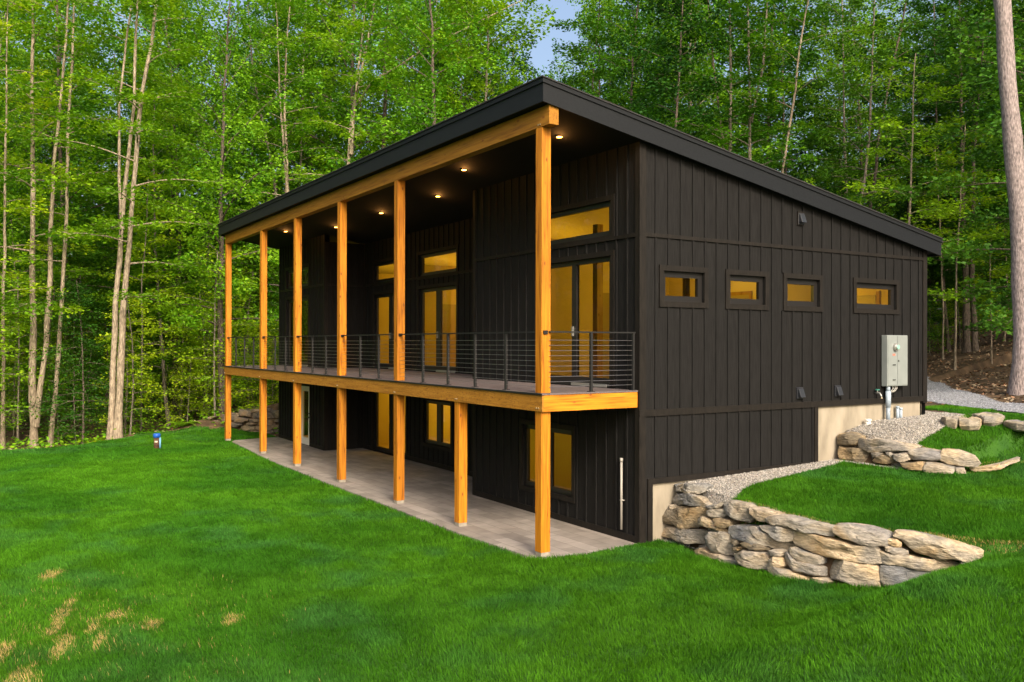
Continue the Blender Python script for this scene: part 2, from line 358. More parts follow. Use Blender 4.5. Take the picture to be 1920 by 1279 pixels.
def hgt(x, y):
    x = np.asarray(x, float); y = np.asarray(y, float)
    low = np.interp(x, [.9, 2, 3.3, 4.6, 5.0, 5.5, 5.9, 6.6, 8, 12], [0, .05, .13, .2, .31, .58, .82, .95, 1.02, 1.1]) * sst(-5, 2.4, y)
    mid = 1.0 - .02 * np.clip(x - 1, 0, 4.5) + .03 * np.clip(y - 3, 0, 5) + .08 * sst(7.6, 9.2, y) * sst(1.8, 2.6, x)
    up = 1.66 + .20 * sst(7.2, 8.8, y) + .03 * np.clip(y - 8, 0, 3)
    up = up + (1.52 + .40 * sst(8.6, 11.6, y) - up) * sst(.9, 2.1, x)
    s1 = sdist(x, y, LN1); s2 = sdist(x, y, LN2)
    h = low + (mid - low) * sst(.10, .34, s1)
    h = h + (up - h) * sst(.10, .34 + 1.5 * sst(1.9, 2.4, x) * sst(7.6, 8.3, y) + 2 * sst(3, 5, x), s2)
    # left end of the house
    ys = np.interp(x, SWL[:, 0], SWL[:, 1])
    top = .95 * sst(-25.2, -22.5, x) + .12 * np.clip(y - 3, 0, 9) + .25 * sst(-27, -25, x)
    hl = top * sst(ys + .25, ys + .6, y)
    k = sst(-20.75, -20.85, x)
    # under the house
    inside = (x > -20.8) & (x < .1) & (y < 10.62)
    h = np.where(x < .1, np.where(y > 10.6, 1.93, -.04), h)
    h = np.where((x < -20.75), np.where(y > 12, np.maximum(hl, 1.93), hl), h)
    h = h + .55 * np.exp(-((x + 25.2) ** 2 + (y - .3) ** 2) / 1.3)
    # woods: falls a little beyond the lawn, then rises gently; behind the driveway it climbs
    xl = np.interp(y, XL[:, 1], XL[:, 0])
    out = np.clip(xl - x, 0, 80)
    wl = sst(9, 3, y)
    h = h - .45 * sst(0, 2.5, out) * wl + .035 * np.clip(out - 5, 0, 60) * wl
    db = np.clip(np.minimum((x + .88) * .747 + (y - 16.73) * .666, (y - 16.1) + x * .1), 0, 200) * (y > 12)
    h = h + .19 * np.minimum(db, 12) + .10 * np.clip(db - 12, 0, 60)
    bk = np.clip(y - 24, 0, 60) * .05
    h = h + bk * (x < -10)
    dist = np.hypot(x - CAM[0], y - CAM[1])
    lw = ((x < -24) | (y > 14))
    h = h + .10 * (vnoise(x, y, 2.2, 3) - .5) * 2 * lw * sst(25, 30, dist)
    return h
def hit(u, v):
    r = ray(u, v); t = 8.
    while t < 140:
        p = CAM + r * t
        if p[2] < hgt(p[0], p[1]): break
        t += .05
    return CAM + r * t

PAT = [(-20.5, .35), (-20.1, .12), (-18.1, .02), (-14.7, -.2), (-9.7, -.27), (-6.4, -.25), (-2.5, -.27), (-.3, -.14), (.08, .12), (.17, .8), (.12, 1.6), (.12, 2.05), (-5.9, 2.05), (-5.9, 3.4), (-15.8, 3.4), (-15.8, 2.05), (-20.75, 2.05), (-20.75, 1.9)]
GR1 = [(.05, 2.5), (.87, 2.6), (1.6, 2.5), (1.72, 2.75), (1.25, 3.4), (1.04, 3.9), (.82, 5.14), (.56, 6.7), (.4, 7.5), (.05, 7.6)]
GR2 = [(.05, 7.25), (.5, 7.25), (1.2, 7.3), (1.9, 7.3), (1.62, 8.0), (1.35, 9.2), (1.1, 10.3), (.7, 11.2), (-.5, 11.6), (-1.5, 11.3), (-1.5, 10.55), (.05, 10.55)]
DRV = [(-20, 19.5), (-9, 17.6), (-2.66, 14.9), (1.0, 12.9), (4, 11.9), (8, 11.2), (16, 10), (16, 14), (3, 15.2), (-.88, 16.73), (-4.26, 19.8), (-8.3, 25), (-14, 31), (-24, 33)]
def is_lawn(x, y):
    xl = np.interp(y, XL[:, 1], XL[:, 0]); ys = np.interp(x, SWL[:, 0], SWL[:, 1])
    r = (x > xl + .25 * (vnoise(x, y, .8, 5) - .5)) & ~inpoly(x, y, PAT)
    r &= ~((x < .1) & (y > 1.95) & (x > -20.7)) | (y > 10.7)
    r &= ~((x <= -20.7) & (y > ys + .1))
    r &= ~((x < .02) & (y < 12.4) & (y > 2))
    r &= ~inpoly(x, y, GR1) & ~inpoly(x, y, GR2) & ~inpoly(x, y, DRV)
    s1 = sdist(x, y, LN1); s2 = sdist(x, y, LN2)
    r &= ~((s1 > -.12) & (s1 < .24) & (x > 0) & (x < 5.5))
    r &= ~((s2 > -.15) & (s2 < .24) & (x > 0) & (x < 2.55))
    # beyond the driveway is woods
    r &= ~((y > 12.0) & ((x + 1.0) * .36 + (y - 13.9) * .93 > 0))
    r &= ~((x < -1.5) & (y > 10))
    return r

xs = np.concatenate([[-200, -150, -110, -85, -70], np.arange(-62, -26, 1.0), np.arange(-26, 9, .14), np.arange(9, 20, .8), [25, 35, 60, 110, 200]])
ys = np.concatenate([[-200, -120, -70, -45, -30], np.arange(-22, -9, .8), np.arange(-9, 15, .14), np.arange(15, 30, .5), np.arange(30, 70, 1.5), [75, 90, 120, 160, 220]])
GX, GY = np.meshgrid(xs, ys); GZ = hgt(GX, GY)
nx, ny = len(xs), len(ys)
idx = np.arange(nx * ny).reshape(ny, nx)
quads = np.stack([idx[:-1, :-1], idx[:-1, 1:], idx[1:, 1:], idx[1:, :-1]], -1).reshape(-1, 4)
cx = (GX[:-1, :-1] + GX[1:, 1:]).ravel() / 2; cy = (GY[:-1, :-1] + GY[1:, 1:]).ravel() / 2
V = np.stack([GX.ravel(), GY.ravel(), GZ.ravel()], -1)
soil = ((cx > -.1) & (cy > 1.5) & (cy < 12) & (cx < 6))
lm = is_lawn(cx, cy) | ((cx < .2) & (cx > -20.7) & (cy < 2.2))
def sub(name, mask, mt, kind):
    q = quads[mask]; u, inv = np.unique(q, return_inverse=True)
    o = link(name, np_mesh(name, V[u], inv.reshape(-1), 4, smooth=True), mt); tag(o, kind=kind); return o
sub('lawn', lm, M['lawn'], 'structure')
sub('forest_floor', ~lm, M['floor'], 'structure')

def sheet(name, P, mt, dz, step):
    P = np.array(P); x0, y0 = P.min(0); x1, y1 = P.max(0)
    X, Y = np.meshgrid(np.arange(x0, x1 + step, step), np.arange(y0, y1 + step, step)); Z = hgt(X, Y) + dz
    n, k = X.shape; I = np.arange(n * k).reshape(n, k)
    q = np.stack([I[:-1, :-1], I[:-1, 1:], I[1:, 1:], I[1:, :-1]], -1).reshape(-1, 4)
    mx = (X[:-1, :-1] + step / 2).ravel(); my = (Y[:-1, :-1] + step / 2).ravel()
    q = q[inpoly(mx, my, P)]; u, inv = np.unique(q, return_inverse=True)
    VV = np.stack([X.ravel(), Y.ravel(), Z.ravel()], -1)[u]
    return tag(link(name, np_mesh(name, VV, inv.reshape(-1), 4, smooth=True), mt), kind='structure')
sheet('gravel_strip', GR1, M['gravel'], .02, .05)
sheet('gravel_strip', GR2, M['gravel'], .02, .05)
sheet('driveway', DRV, M['drive'], .03, .2)
p = MB(); p.prism([(a, b, -.12) for a, b in PAT], [(a, b, .02) for a, b in PAT])
tag(p.build('patio', M['paver']), kind='structure')

# ------------------------------------------------------------------ house
house = empty('black_house', (0, 0, 0))
tag(house, 'black board and batten house with shed roof, cedar posts and a long balcony', 'house')
XR, XE, YF, YC, YB = .1, -20.7, 2.05, 3.45, 10.6
XA, XB_ = -5.87, -15.83
SO = lambda y: 7.545 - .172 * y     # soffit height
# wall planes: a along the wall, d outward, z up
def W_front(y): return lambda a, d, z: (a, y - d, z)
def W_gable(x): return lambda a, d, z: (x + d, a, z)
def wbox(mb, T, a0, a1, d0, d1, z0, z1):
    p = T(a0, d0, z0); q = T(a1, d1, z1); mb.box(p[0], q[0], p[1], q[1], p[2], q[2])
def wall_cells(mb, T, a0, a1, z0, z1, ops, th=.16):
    A = sorted({a0, a1} | {o[0] for o in ops} | {o[1] for o in ops}); Z = sorted({z0, z1} | {o[2] for o in ops} | {o[3] for o in ops})
    for i in range(len(A) - 1):
        for j in range(len(Z) - 1):
            am = (A[i] + A[i + 1]) / 2; zm = (Z[j] + Z[j + 1]) / 2
            if any(o[0] < am < o[1] and o[2] < zm < o[3] for o in ops): continue
            for d in (0, -th): mb.poly([T(A[i], d, Z[j]), T(A[i + 1], d, Z[j]), T(A[i + 1], d, Z[j + 1]), T(A[i], d, Z[j + 1])])
    for o in ops:
        b0, b1, c0, c1 = o[:4]
        for (p, q) in (((b0, c0), (b1, c0)), ((b1, c0), (b1, c1)), ((b1, c1), (b0, c1)), ((b0, c1), (b0, c0))):
            mb.poly([T(p[0], 0, p[1]), T(q[0], 0, q[1]), T(q[0], -th, q[1]), T(p[0], -th, p[1])])
def battens(mb, T, a_list, z0, z1f, ops, bands, w=.045, d=.022):
    """vertical strips, interrupted at openings with their trim and at the bands"""
    for a in a_list:
        z1 = z1f(a) if callable(z1f) else z1f
        cuts = [(o[2] - .1, o[3] + .1) for o in ops if o[0] - .125 < a < o[1] + .125] + [(b[0], b[1]) for b in bands]
        cuts.sort(); z = z0
        for c in cuts:
            if c[0] > z + .03: wbox(mb, T, a - w / 2, a + w / 2, 0, d, z, min(c[0], z1))
            z = max(z, c[1])
        if z1 > z + .03: wbox(mb, T, a - w / 2, a + w / 2, 0, d, z, z1)
def band(mb, T, a0, a1, z0, z1, ops, d=.03):
    cuts = sorted([(o[0] - .1, o[1] + .1) for o in ops if o[2] - .1 < z1 and o[3] + .1 > z0]); a = a0
    for c in cuts:
        if c[0] > a: wbox(mb, T, a, c[0], 0, d, z0, z1)
        a = max(a, c[1])
    if a1 > a: wbox(mb, T, a, a1, 0, d, z0, z1)

walls = MB(); bat = MB(); trim = MB()
SD = [(2.59, 3.60, 4.35, 4.91), (4.26, 5.25, 4.35, 4.91), (5.88, 6.88, 4.35, 4.91), (8.08, 9.48, 4.35, 4.91)]
TG = W_gable(XR)
wall_cells(walls, TG, YF, YB, 2.28, 5.5, SD)
for d in (0, -.16): walls.poly([TG(YF, d, 5.5), TG(YB, d, 5.5), TG(YB, d, SO(YB)), TG(YF, d, SO(YF))])
wall_cells(walls, TG, YF, 6.83, 1.06, 2.28, [])
wall_cells(walls, TG, YF, 2.33, 0.02, 1.06, [])
gb = [2.41 + .305 * k for k in range(27)]
VENTS = [(6.05, 6.33, 6.0, 6.30)]
battens(bat, TG, gb, 1.17, lambda a: SO(a) - .02, SD, [(5.5, 5.57), (2.28, 2.40)] if 0 else [(5.5, 5.57), (2.28, 2.40)])
bat2 = MB()
# lower battens only exist on the lower siding: rebuild list
bat = MB()
battens(bat, TG, gb, 2.40, lambda a: SO(a) - .02, SD, [(5.5, 5.57)])
battens(bat, TG, [a for a in gb if a < 6.75], 1.17, 2.28, [], [])
band(trim, TG, 2.17, 10.48, 5.5, 5.57, []); wbox(trim, TG, YF - .03, YB, 0, .034, 2.28, 2.40)
wbox(trim, TG, 2.33, 6.83, 0, .03, 1.06, 1.16); wbox(trim, TG, 6.72, 6.83, 0, .031, 1.16, 2.28)
wbox(trim, TG, 2.22, 2.33, 0, .032, .02, 1.16)
wbox(trim, TG, YF - .032, 2.17, 0, .028, 2.40, SO(2.17) - .01); wbox(trim, TG, YF - .032, 2.17, 0, .028, .02, 2.28); wbox(trim, TG, 10.48, YB + .03, 0, .028, 2.24, SO(10.6))
wbox(trim, TG, 6.2, 6.4, 0, .03, 6.0, 6.28)
# front walls
def flush(nm='batten_siding'):
    global bat, trim
    bat.build('batten_siding', M['siding'], house); trim.build('trim_board', M['trim'], house); bat = MB(); trim = MB()
flush()
def front(T, a0, a1, z1, ops, b0, lowops, corner=()):
    allo = ops + lowops
    wall_cells(walls, T, a0, a1, 0, z1, allo)
    al = [b0 - .305 * k for k in range(80) if a0 + .05 < b0 - .305 * k < a1 - .05]
    battens(bat, T, al, 2.75, z1, ops, [(5.5, 5.57)])
    battens(bat, T, al, .14, 2.44, lowops, [])
    band(trim, T, a0, a1, 5.5, 5.57, ops); band(trim, T, a0, a1, .02, .14, lowops)
    for a in (a0, a1 - .1): wbox(trim, T, a, a + .1, 0, .028, .02, z1 - .01)
    flush()
Rr = [(-3.15, -.70, 5.60, 6.25), (-3.15, -.70, 2.78, 5.22)]; Rl = [(-3.73, -1.92, .54, 1.86)]
Lr = [(-19.85, -17.42, 5.58, 6.26), (-19.85, -17.42, 2.78, 5.18)]; Ll = [(-18.35, -17.25, .03, 2.08)]
Mr = [(-15.03, -12.6, 5.58, 6.22), (-15.03, -12.6, 2.78, 5.18), (-11.65, -9.25, 5.58, 6.22), (-11.65, -9.25, 2.78, 5.20)]
Ml = [(-15.03, -12.5, .05, 2.05), (-11.3, -9.58, .64, 1.91)]
TF = W_front(YF); TM = W_front(YC)
front(TF, XA, XR - .003, SO(YF), Rr, -.25, Rl)
front(TF, XE, XB_, SO(YF), Lr, -16.0, Ll)
front(TM, XB_, XA, SO(YC), Mr, -6.1, Ml)
# returns of the recess and the hidden left end and back
TS = lambda a, d, z: (XB_ + d, a, z)
wall_cells(walls, TS, YF, YC, 0, SO(YC), [])
battens(bat, TS, [YF + .25 + .305 * k for k in range(4)], .1, SO(YC), [], [(5.5, 5.57)]); band(trim, TS, YF, YC, 5.5, 5.57, []); wbox(trim, TS, YF, YF + .1, 0, .028, 0, SO(YC))
flush()
TS2 = lambda a, d, z: (XA - d, a, z)
wall_cells(walls, TS2, YF, YC, 0, SO(YC), [])
for T in (lambda a, d, z: (XE - d, a, z),):
    wall_cells(walls, T, YF, YB, 0, 5.5, [])
    for d in (0, -.16): walls.poly([T(YF, d, 5.5), T(YB, d, 5.5), T(YB, d, SO(YB)), T(YF, d, SO(YF))])
    battens(bat, T, [YF + .3 + .305 * k for k in range(27)], .1, lambda a: SO(a), [], [(5.5, 5.57)])
wall_cells(walls, lambda a, d, z: (a, YB + d, z), XE, XR, 0, SO(YB), [])
walls.build('wall', M['siding'], house)
bat.build('batten_siding', M['siding'], house)
f = MB(); f.box(XR - .22, XR - .03, 2.08, 6.9, -.3, 1.09); f.box(XR - .22, XR - .031, 6.85, 10.5, -.3, 2.30); f.box(XE + .05, XR - .225, 10.3, 10.5, -.3, 2.2)
f.build('foundation', M['concrete'], house, .006)

# roof
y0, y1, x0, x1 = -.16, 10.95, -20.95, .27
rf = MB(); t = .33
rf.prism([(x0 + .03, y0 + .03, SO(y0 + .03)), (x1 - .03, y0 + .03, SO(y0 + .03)), (x1 - .03, y1 - .03, SO(y1 - .03)), (x0 + .03, y1 - .03, SO(y1 - .03))],
         [(x0 + .03, y0 + .03, SO(y0 + .03) + t), (x1 - .03, y0 + .03, SO(y0 + .03) + t), (x1 - .03, y1 - .03, SO(y1 - .03) + t), (x0 + .03, y1 - .03, SO(y1 - .03) + t)])
roof = rf.build('roof', M['soffit'], house)
fa = MB()
def slopebox(mb, xa, xb, ya, yb, za, zb):
    mb.prism([(xa, ya, SO(ya) + za), (xb, ya, SO(ya) + za), (xb, yb, SO(yb) + za), (xa, yb, SO(yb) + za)], [(xa, ya, SO(ya) + zb), (xb, ya, SO(ya) + zb), (xb, yb, SO(yb) + zb), (xa, yb, SO(yb) + zb)])
slopebox(fa, x1 - .03, x1, y0, y1, -.035, .27); slopebox(fa, x0, x0 + .03, y0, y1, -.035, .27)
slopebox(fa, x1 - .028, x1 + .022, y0 - .022, y1 + .02, .272, .345); slopebox(fa, x0 - .022, x0 + .028, y0 - .022, y1 + .02, .272, .345)
fa.box(x0 + .03, x1 - .03, y0, y0 + .03, SO(y0) - .035, SO(y0) + .27); fa.box(x0 + .028, x1 - .028, y0 - .022, y0 + .028, SO(y0) + .272, SO(y0) + .345)
fa.box(x0 + .03, x1 - .03, y1 - .03, y1, SO(y1) - .035, SO(y1) + .27)
fa.build('fascia', M['fascia'], roof)
sh = MB(); slopebox(sh, x0 - .04, x1 + .04, y0 - .04, y1 + .03, .347, .368); sh.build('roofing_sheet', M['roof'], roof)

# posts
PX = [0, -2.84, -5.69, -9.17, -12.66, -16.04, -20.42]
PS = .185; BEAM_T = SO(.07) - .005; BEAM_B = 7.20
for i, px in enumerate(PX):
    lo = MB().box(px - PS, px, 0.0, PS, .09, 2.446); o = lo.build('post', M['post'], house, .004)
    MB().box(px - PS + .004, px - .004, .004, PS - .004, .02, .092).build('post_base', M['plinth'], house, .004)
    if i != 1: MB().box(px - PS, px, .002, PS, 2.752, BEAM_B - .001).build('post', M['post'], house, .004)
MB().box(-20.62, .22, -.002, .188, BEAM_B, BEAM_T).build('roof_beam', M['beam'], house, .004)
def bolt(x, y, z): MB().tube([(x, y, z), (x, y - .012, z)], .014, 6).build('bolt', M['brass'], house)
for i, px in enumerate(PX):
    for dx in (-.10, -.04): bolt(px + dx, -.03, 2.50)
for dx in (-.10, -.04): bolt(dx, 0, 7.245)

# deck
deck = MB(); y = -.045
while y < YF - .02:
    deck.box(-20.6, .085, y, y + .137, 2.725, 2.75); y += .142
y = YF + .01
while y < YC - .05:
    deck.box(XB_ + .01, XA - .01, y, min(y + .137, YC - .002), 2.725, 2.75); y += .142
deck = deck.build('deck', M['deck'], house)
MB().box(-20.56, .068, -.03, .0, 2.447, 2.722).build('rim_beam', M['beamfig'], deck)
MB().box(.028, .07, .0005, YF - .03, 2.447, 2.722).build('rim_beam', M['rim'], deck)
MB().box(-20.6, .088, -.052, -.0465, 2.722, 2.752).build('deck_edge', M['metal'], deck)
j = MB()
for k in range(50):
    x = -.5 - k * .41
    if x > XE: j.box(x - .02, x + .02, .15, YF - .001 if not (XB_ < x < XA) else YC - .001, 2.50, 2.72)
j.box(XE + .2, .02, .01, .14, 2.5, 2.72)
j.build('joist', M['joist'], deck)

# railing
RX = [-1.23, -2.34, -3.43, -4.55, -6.86, -7.97, -10.34, -11.40, -13.77, -14.80, -17.15, -18.25, -19.35]
rail = MB(); rail.box(-20.42, -.18, .045, .095, 3.765, 3.79)
rail.box(-.005, .045, .14, 2.0, 3.765, 3.79)
rail = rail.build('railing', M['metal'], house)
for x in RX: MB().box(x - .022, x + .022, .048, .092, 2.76, 3.765).box(x - .05, x + .05, .02, .12, 2.752, 2.762).build('railing_post', M['metal'], rail)
for y in (1.02, 1.96): MB().box(-.003, .043, y - .022, y + .022, 2.76, 3.765).box(-.03, .07, y - .05, y + .05, 2.752, 2.762).build('railing_post', M['metal'], rail)
for k in range(10):
    z = 2.85 + k * .0875
    c = MB(); c.tube([(-20.42, .07, z), (-.13, .07, z)], .0035, 5); c.tube([(.02, .14, z), (.02, 1.96, z)], .0045, 5); c.build('cable', M['cable'], rail)
for px in PX:
    if px != -2.84: MB().box(px, px + .03, .03, .11, 3.74, 3.80).build('rail_bracket', M['metal'], rail)

# windows and doors
def window(T, o, glass_rects, name='window', glass_d=-.08, trimw=.1, fm='frame', bottom=True):
    b0, b1, c0, c1 = o
    fr = MB(); A = sorted({b0, b1} | {g[0] for g in glass_rects} | {g[1] for g in glass_rects}); Z = sorted({c0, c1} | {g[2] for g in glass_rects} | {g[3] for g in glass_rects})
    for i in range(len(A) - 1):
        for k in range(len(Z) - 1):
            am = (A[i] + A[i + 1]) / 2; zm = (Z[k] + Z[k + 1]) / 2
            if any(g[0] < am < g[1] and g[2] < zm < g[3] for g in glass_rects): continue
            wbox(fr, T, A[i], A[i + 1], glass_d - .04, glass_d + .035, Z[k], Z[k + 1])
    f = fr.build(name, M[fm], house)
    tr = MB(); D = .034
    wbox(tr, T, b0 - trimw, b1 + trimw, .001, D, c1, c1 + trimw)
    if bottom: wbox(tr, T, b0 - trimw, b1 + trimw, .001, D, c0 - trimw, c0)
    wbox(tr, T, b0 - trimw, b0, .001, D - .002, c0, c1); wbox(tr, T, b1, b1 + trimw, .001, D - .002, c0, c1)
    tr.build('casing', M['trim'], f)
    for g in glass_rects:
        gm = MB(); gm.poly([T(g[0] - .01, glass_d, g[2] - .01), T(g[1] + .01, glass_d, g[2] - .01), T(g[1] + .01, glass_d, g[3] + .01), T(g[0] - .01, glass_d, g[3] + .01)])
        gm.build('pane', M['glass'], f)
    return f
for o in SD: window(TG, o, [(o[0] + .1, o[1] - .1, o[2] + .11, o[3] - .11)])
def slider(T, o, ga, gb, mz0, mz1, mull, upper):
    window(T, upper, [(ga, gb, upper[2] + .1, upper[3] - .09)])
    f = window(T, o, [(ga, mull[0], mz0, mz1), (mull[1], gb, mz0, mz1)], 'sliding_door', -.09, bottom=False)
    h = MB(); am = (mull[0] + mull[1]) / 2; wbox(h, T, am - .045, am - .005, -.055, -.02, o[2] + .95, o[2] + 1.14); h.build('door_handle', M['galv'], f)
    sl_ = MB(); wbox(sl_, T, am, gb, -.12, .02, o[2] - .02, o[2] + .035); sl_.build('sill', M['galv'], f)
slider(TF, Rr[1], -3.03, -.84, 2.93, 5.13, (-2.03, -1.88), Rr[0])
slider(TF, Lr[1], -19.72, -17.56, 2.93, 5.08, (-18.75, -18.6), Lr[0])
slider(TM, Mr[1], -14.9, -12.75, 2.93, 5.08, (-13.93, -13.66), Mr[0])
slider(TM, Mr[3], -11.5, -9.36, 2.93, 5.10, (-10.62, -10.36), Mr[2])
f = window(TM, Ml[0], [(-14.9, -13.9, .17, 1.95), (-13.65, -12.62, .17, 1.95)], 'sliding_door', -.09, bottom=False)
h = MB(); wbox(h, TM, -13.82, -13.78, -.05, -.02, 1.0, 1.2); h.build('door_handle', M['blackp'], f)
window(TM, Ml[1], [(-11.2, -10.55, .74, 1.82), (-10.27, -9.68, .74, 1.82)])
window(TF, Rl[0], [(-3.63, -2.9, .64, 1.76), (-2.72, -2.02, .64, 1.76)])
f = window(TF, Ll[0], [(-18.13, -17.47, .28, 1.9)], 'glazed_door', -.05, fm='white', bottom=False)
h = MB(); h.tube([TF(-17.36, -.03, 1.0), TF(-17.36, .03, 1.0)], .028, 8); h.tube([TF(-17.36, -.03, 1.14), TF(-17.36, .02, 1.14)], .022, 8); h.build('door_handle', M['blackp'], f)

# interior: floors, partitions, doors, lamps
inn = MB()
inn.box(XE + .2, XR - .25, YC + .25, YB - .2, 2.48, 2.72); inn.box(XA + .2, XR - .25, YF + .2, YC + .249, 2.48, 2.72); inn.box(XE + .2, XB_ - .2, YF + .2, YC + .249, 2.48, 2.72)
inn.box(XE + .2, XR - .25, YC + .2, YB - .2, .03, .06); inn.box(XA + .2, XR - .25, YF + .2, YC + .199, .03, .06); inn.box(XE + .2, XB_ - .2, YF + .2, YC + .199, .03, .06)
inn.box(XE + .2, XR - .2, YC + .2, YB - .2, 5.52, 5.58) if 0 else None
for xx in (-4.6, -9.0, -12.2, -16.1): inn.box(xx - .06, xx + .06, YF + .2 if xx > XA or xx < XB_ else YC + .2, YB - .2, .06, 6.0)
inn.box(XE + .2, XR - .2, 6.96, 7.06, .06, 5.65); inn.box(-4.54, XR - .2, 3.72, 3.80, 2.72, 5.3) if 0 else None
inn.box(XE + .2, XR - .2, YB - .3, YB - .2, .06, 5.5)
inn.prism([(XA + .2, YF + .18, SO(YF) - .12), (XR - .2, YF + .18, SO(YF) - .12), (XR - .2, YB - .2, SO(YB) - .12), (XA + .2, YB - .2, SO(YB) - .12)], [(XA + .2, YF + .18, SO(YF) - .03), (XR - .2, YF + .18, SO(YF) - .03), (XR - .2, YB - .2, SO(YB) - .03), (XA + .2, YB - .2, SO(YB) - .03)])
inn.prism([(XE + .2, YC + .18, SO(YC) - .12), (XA + .199, YC + .18, SO(YC) - .12), (XA + .199, YB - .2, SO(YB) - .12), (XE + .2, YB - .2, SO(YB) - .12)], [(XE + .2, YC + .18, SO(YC) - .03), (XA + .199, YC + .18, SO(YC) - .03), (XA + .199, YB - .2, SO(YB) - .03), (XE + .2, YB - .2, SO(YB) - .03)])
inn.build('interior_wall', M['interior'], house)
dd = MB(); dd.box(-4.53, -4.50, 8.7, 9.6, 2.73, 4.85); dd.box(-4.53, -4.50, 4.6, 5.5, 2.73, 4.8); dd.box(-4.53, -4.49, 3.0, 3.9, .07, 2.1); dd.box(-12.13, -12.1, 4.4, 5.3, 2.73, 4.8)
dd.box(-2.7, -1.85, 6.925, 6.955, 2.73, 4.70); dd.box(-1.55, -.95, 10.26, 10.29, 2.73, 4.76)
dd.build('interior_door', M['indoor_door'], house)
ps = MB(); ps.box(-2.78, -2.70, 6.93, 6.955, 2.73, 4.78); ps.box(-1.85, -1.77, 6.93, 6.955, 2.73, 4.78); ps.box(-2.70, -1.85, 6.93, 6.955, 4.70, 4.78); ps.box(-1.64, -1.55, 10.27, 10.295, 2.73, 4.84); ps.box(-.95, -.86, 10.27, 10.295, 2.73, 4.84); ps.box(-1.1, -1.0, 4.2, 4.3, 2.73, 6.2); ps.box(-10.9, -10.76, 5.4, 5.54, 2.73, 6.0); ps.box(-14.5, -14.36, 4.6, 4.74, 2.73, 6.0); ps.box(-3.3, -3.14, 3.6, 3.76, 2.73, 6.2); ps.box(-2.6, -2.45, 3.2, 3.35, .06, 2.47); ps.build('interior_trim', M['pine'], house)
def lamp(x, y, z, e, sx=1.2, name='room_light'):
    l = bpy.data.lights.new(name, 'POINT'); l.energy = e; l.color = (1, .70, .06); l.shadow_soft_size = .25
    o = bpy.data.objects.new(name, l); COL.objects.link(o); o.location = (x, y, z); o.parent = house
IE = 40
for x, y, z in ((-2.0, 5.2, 4.9), (-2.2, 8.8, 4.6), (-6.9, 5.0, 5.0), (-10.6, 5.6, 4.9), (-14.2, 5.6, 4.9), (-18.4, 4.9, 4.9)): lamp(x, y, z, IE)
for x, y in ((-2.2, 4.4), (-7, 5.2), (-10.7, 5.0), (-14.2, 5.2), (-18.4, 4.2)): lamp(x, y, 1.9, IE * .7)
# soffit lights
for x, y in ((-.98, 1.05), (-4.57, 1.06), (-7.25, 1.81), (-10.63, 1.78), (-14.16, 1.79), (-16.98, 1.09)):
    z = SO(y); c = MB(); c.tube([(x, y, z + .02), (x, y, z - .012)], .075, 16)
    c = c.build('ceiling_light', M['frame'], house)
    d = MB(); d.tube([(x, y, z - .011), (x, y, z - .018)], .052, 16); d.build('lens', M['lamp'], c)
    l = bpy.data.lights.new('ceiling_lamp', 'POINT'); l.energy = 4; l.color = (1, .42, .10); l.shadow_soft_size = .04
    o = bpy.data.objects.new('ceiling_lamp', l); COL.objects.link(o); o.location = (x, y, z - .09); o.parent = house
# wall vents
for a, z in ((6.30, 6.13), (6.27, 2.58), (7.46, 2.59)):
    v = MB(); wbox(v, TG, a - .09, a + .09, .0, .035, z - .11, z + .12)
    v.prism([TG(a - .07, .036, z + .09), TG(a + .07, .036, z + .09), TG(a + .07, .036, z - .08), TG(a - .07, .036, z - .08)], [TG(a - .07, .06, z + .09), TG(a + .07, .06, z + .09), TG(a + .07, .12, z - .08), TG(a - .07, .12, z - .08)])
    v.build('wall_vent', M['blackp'], house, .004)
# white drain pipe on the lower front wall
dp = MB(); dp.tube([TF(-.35, .05, .2), TF(-.35, .05, 1.46)], .022, 10); dp.tube([TF(-.35, .05, 1.43), TF(-.35, .05, 1.5)], .03, 10); wbox(dp, TF, -.39, -.31, 0, .06, .72, .74); dp.build('drain_pipe', mat('pipe_offwhite', (.33, .31, .285), .5), house, smooth=True)

# ------------------------------------------------------------------ meter cabinet, tap, stub pipes, well head
mc = empty('meter_cabinet', (XR, 9.3, 2.65)); tag(mc, 'pale grey electric meter cabinet mounted on the black side wall', 'meter box')
def rel(mb, o): mb.v = [(a - o[0], b - o[1], c - o[2]) for a, b, c in mb.v]; return mb
O = (XR, 9.3, 2.65)
rel(MB().box(.125, .27, 8.94, 9.67, 2.66, 3.78), O).build('cabinet', M['boxgrey'], mc, .006)
rel(MB().box(.271, .279, 8.96, 9.285, 2.68, 3.76), O).build('front_panel', M['boxgrey'], mc, .003)
rel(MB().box(.271, .281, 9.30, 9.655, 2.68, 3.76), O).build('cabinet_door', M['boxgrey'], mc, .003)
mt = MB(); mt.tube([(.279, 9.20, 3.52), (.33, 9.20, 3.52)], .085, 20); mt.tube([(.33, 9.20, 3.52), (.36, 9.20, 3.52)], [.075, .055], 20); mt = rel(mt, O).build('meter', M['galv'], mc)
md = MB(); md.tube([(.3605, 9.20, 3.52), (.365, 9.20, 3.52)], .05, 16); rel(md, O).build('meter_face', mat('meter_face', (.25, .5, .42), .3), mt)
hb = MB()
for z in (3.12, 2.79): hb.box(.28, .292, 9.12, 9.21, z, z + .02)
hb.box(.28, .295, 9.31, 9.33, 3.2, 3.23); rel(hb, O).build('latch', M['metal'], mc)
st_ = MB(); st_.box(.28, .282, 9.12, 9.2, 3.33, 3.37); rel(st_, O).build('warning_sticker', mat('red_sticker', (.6, .15, .1), .5), mc)
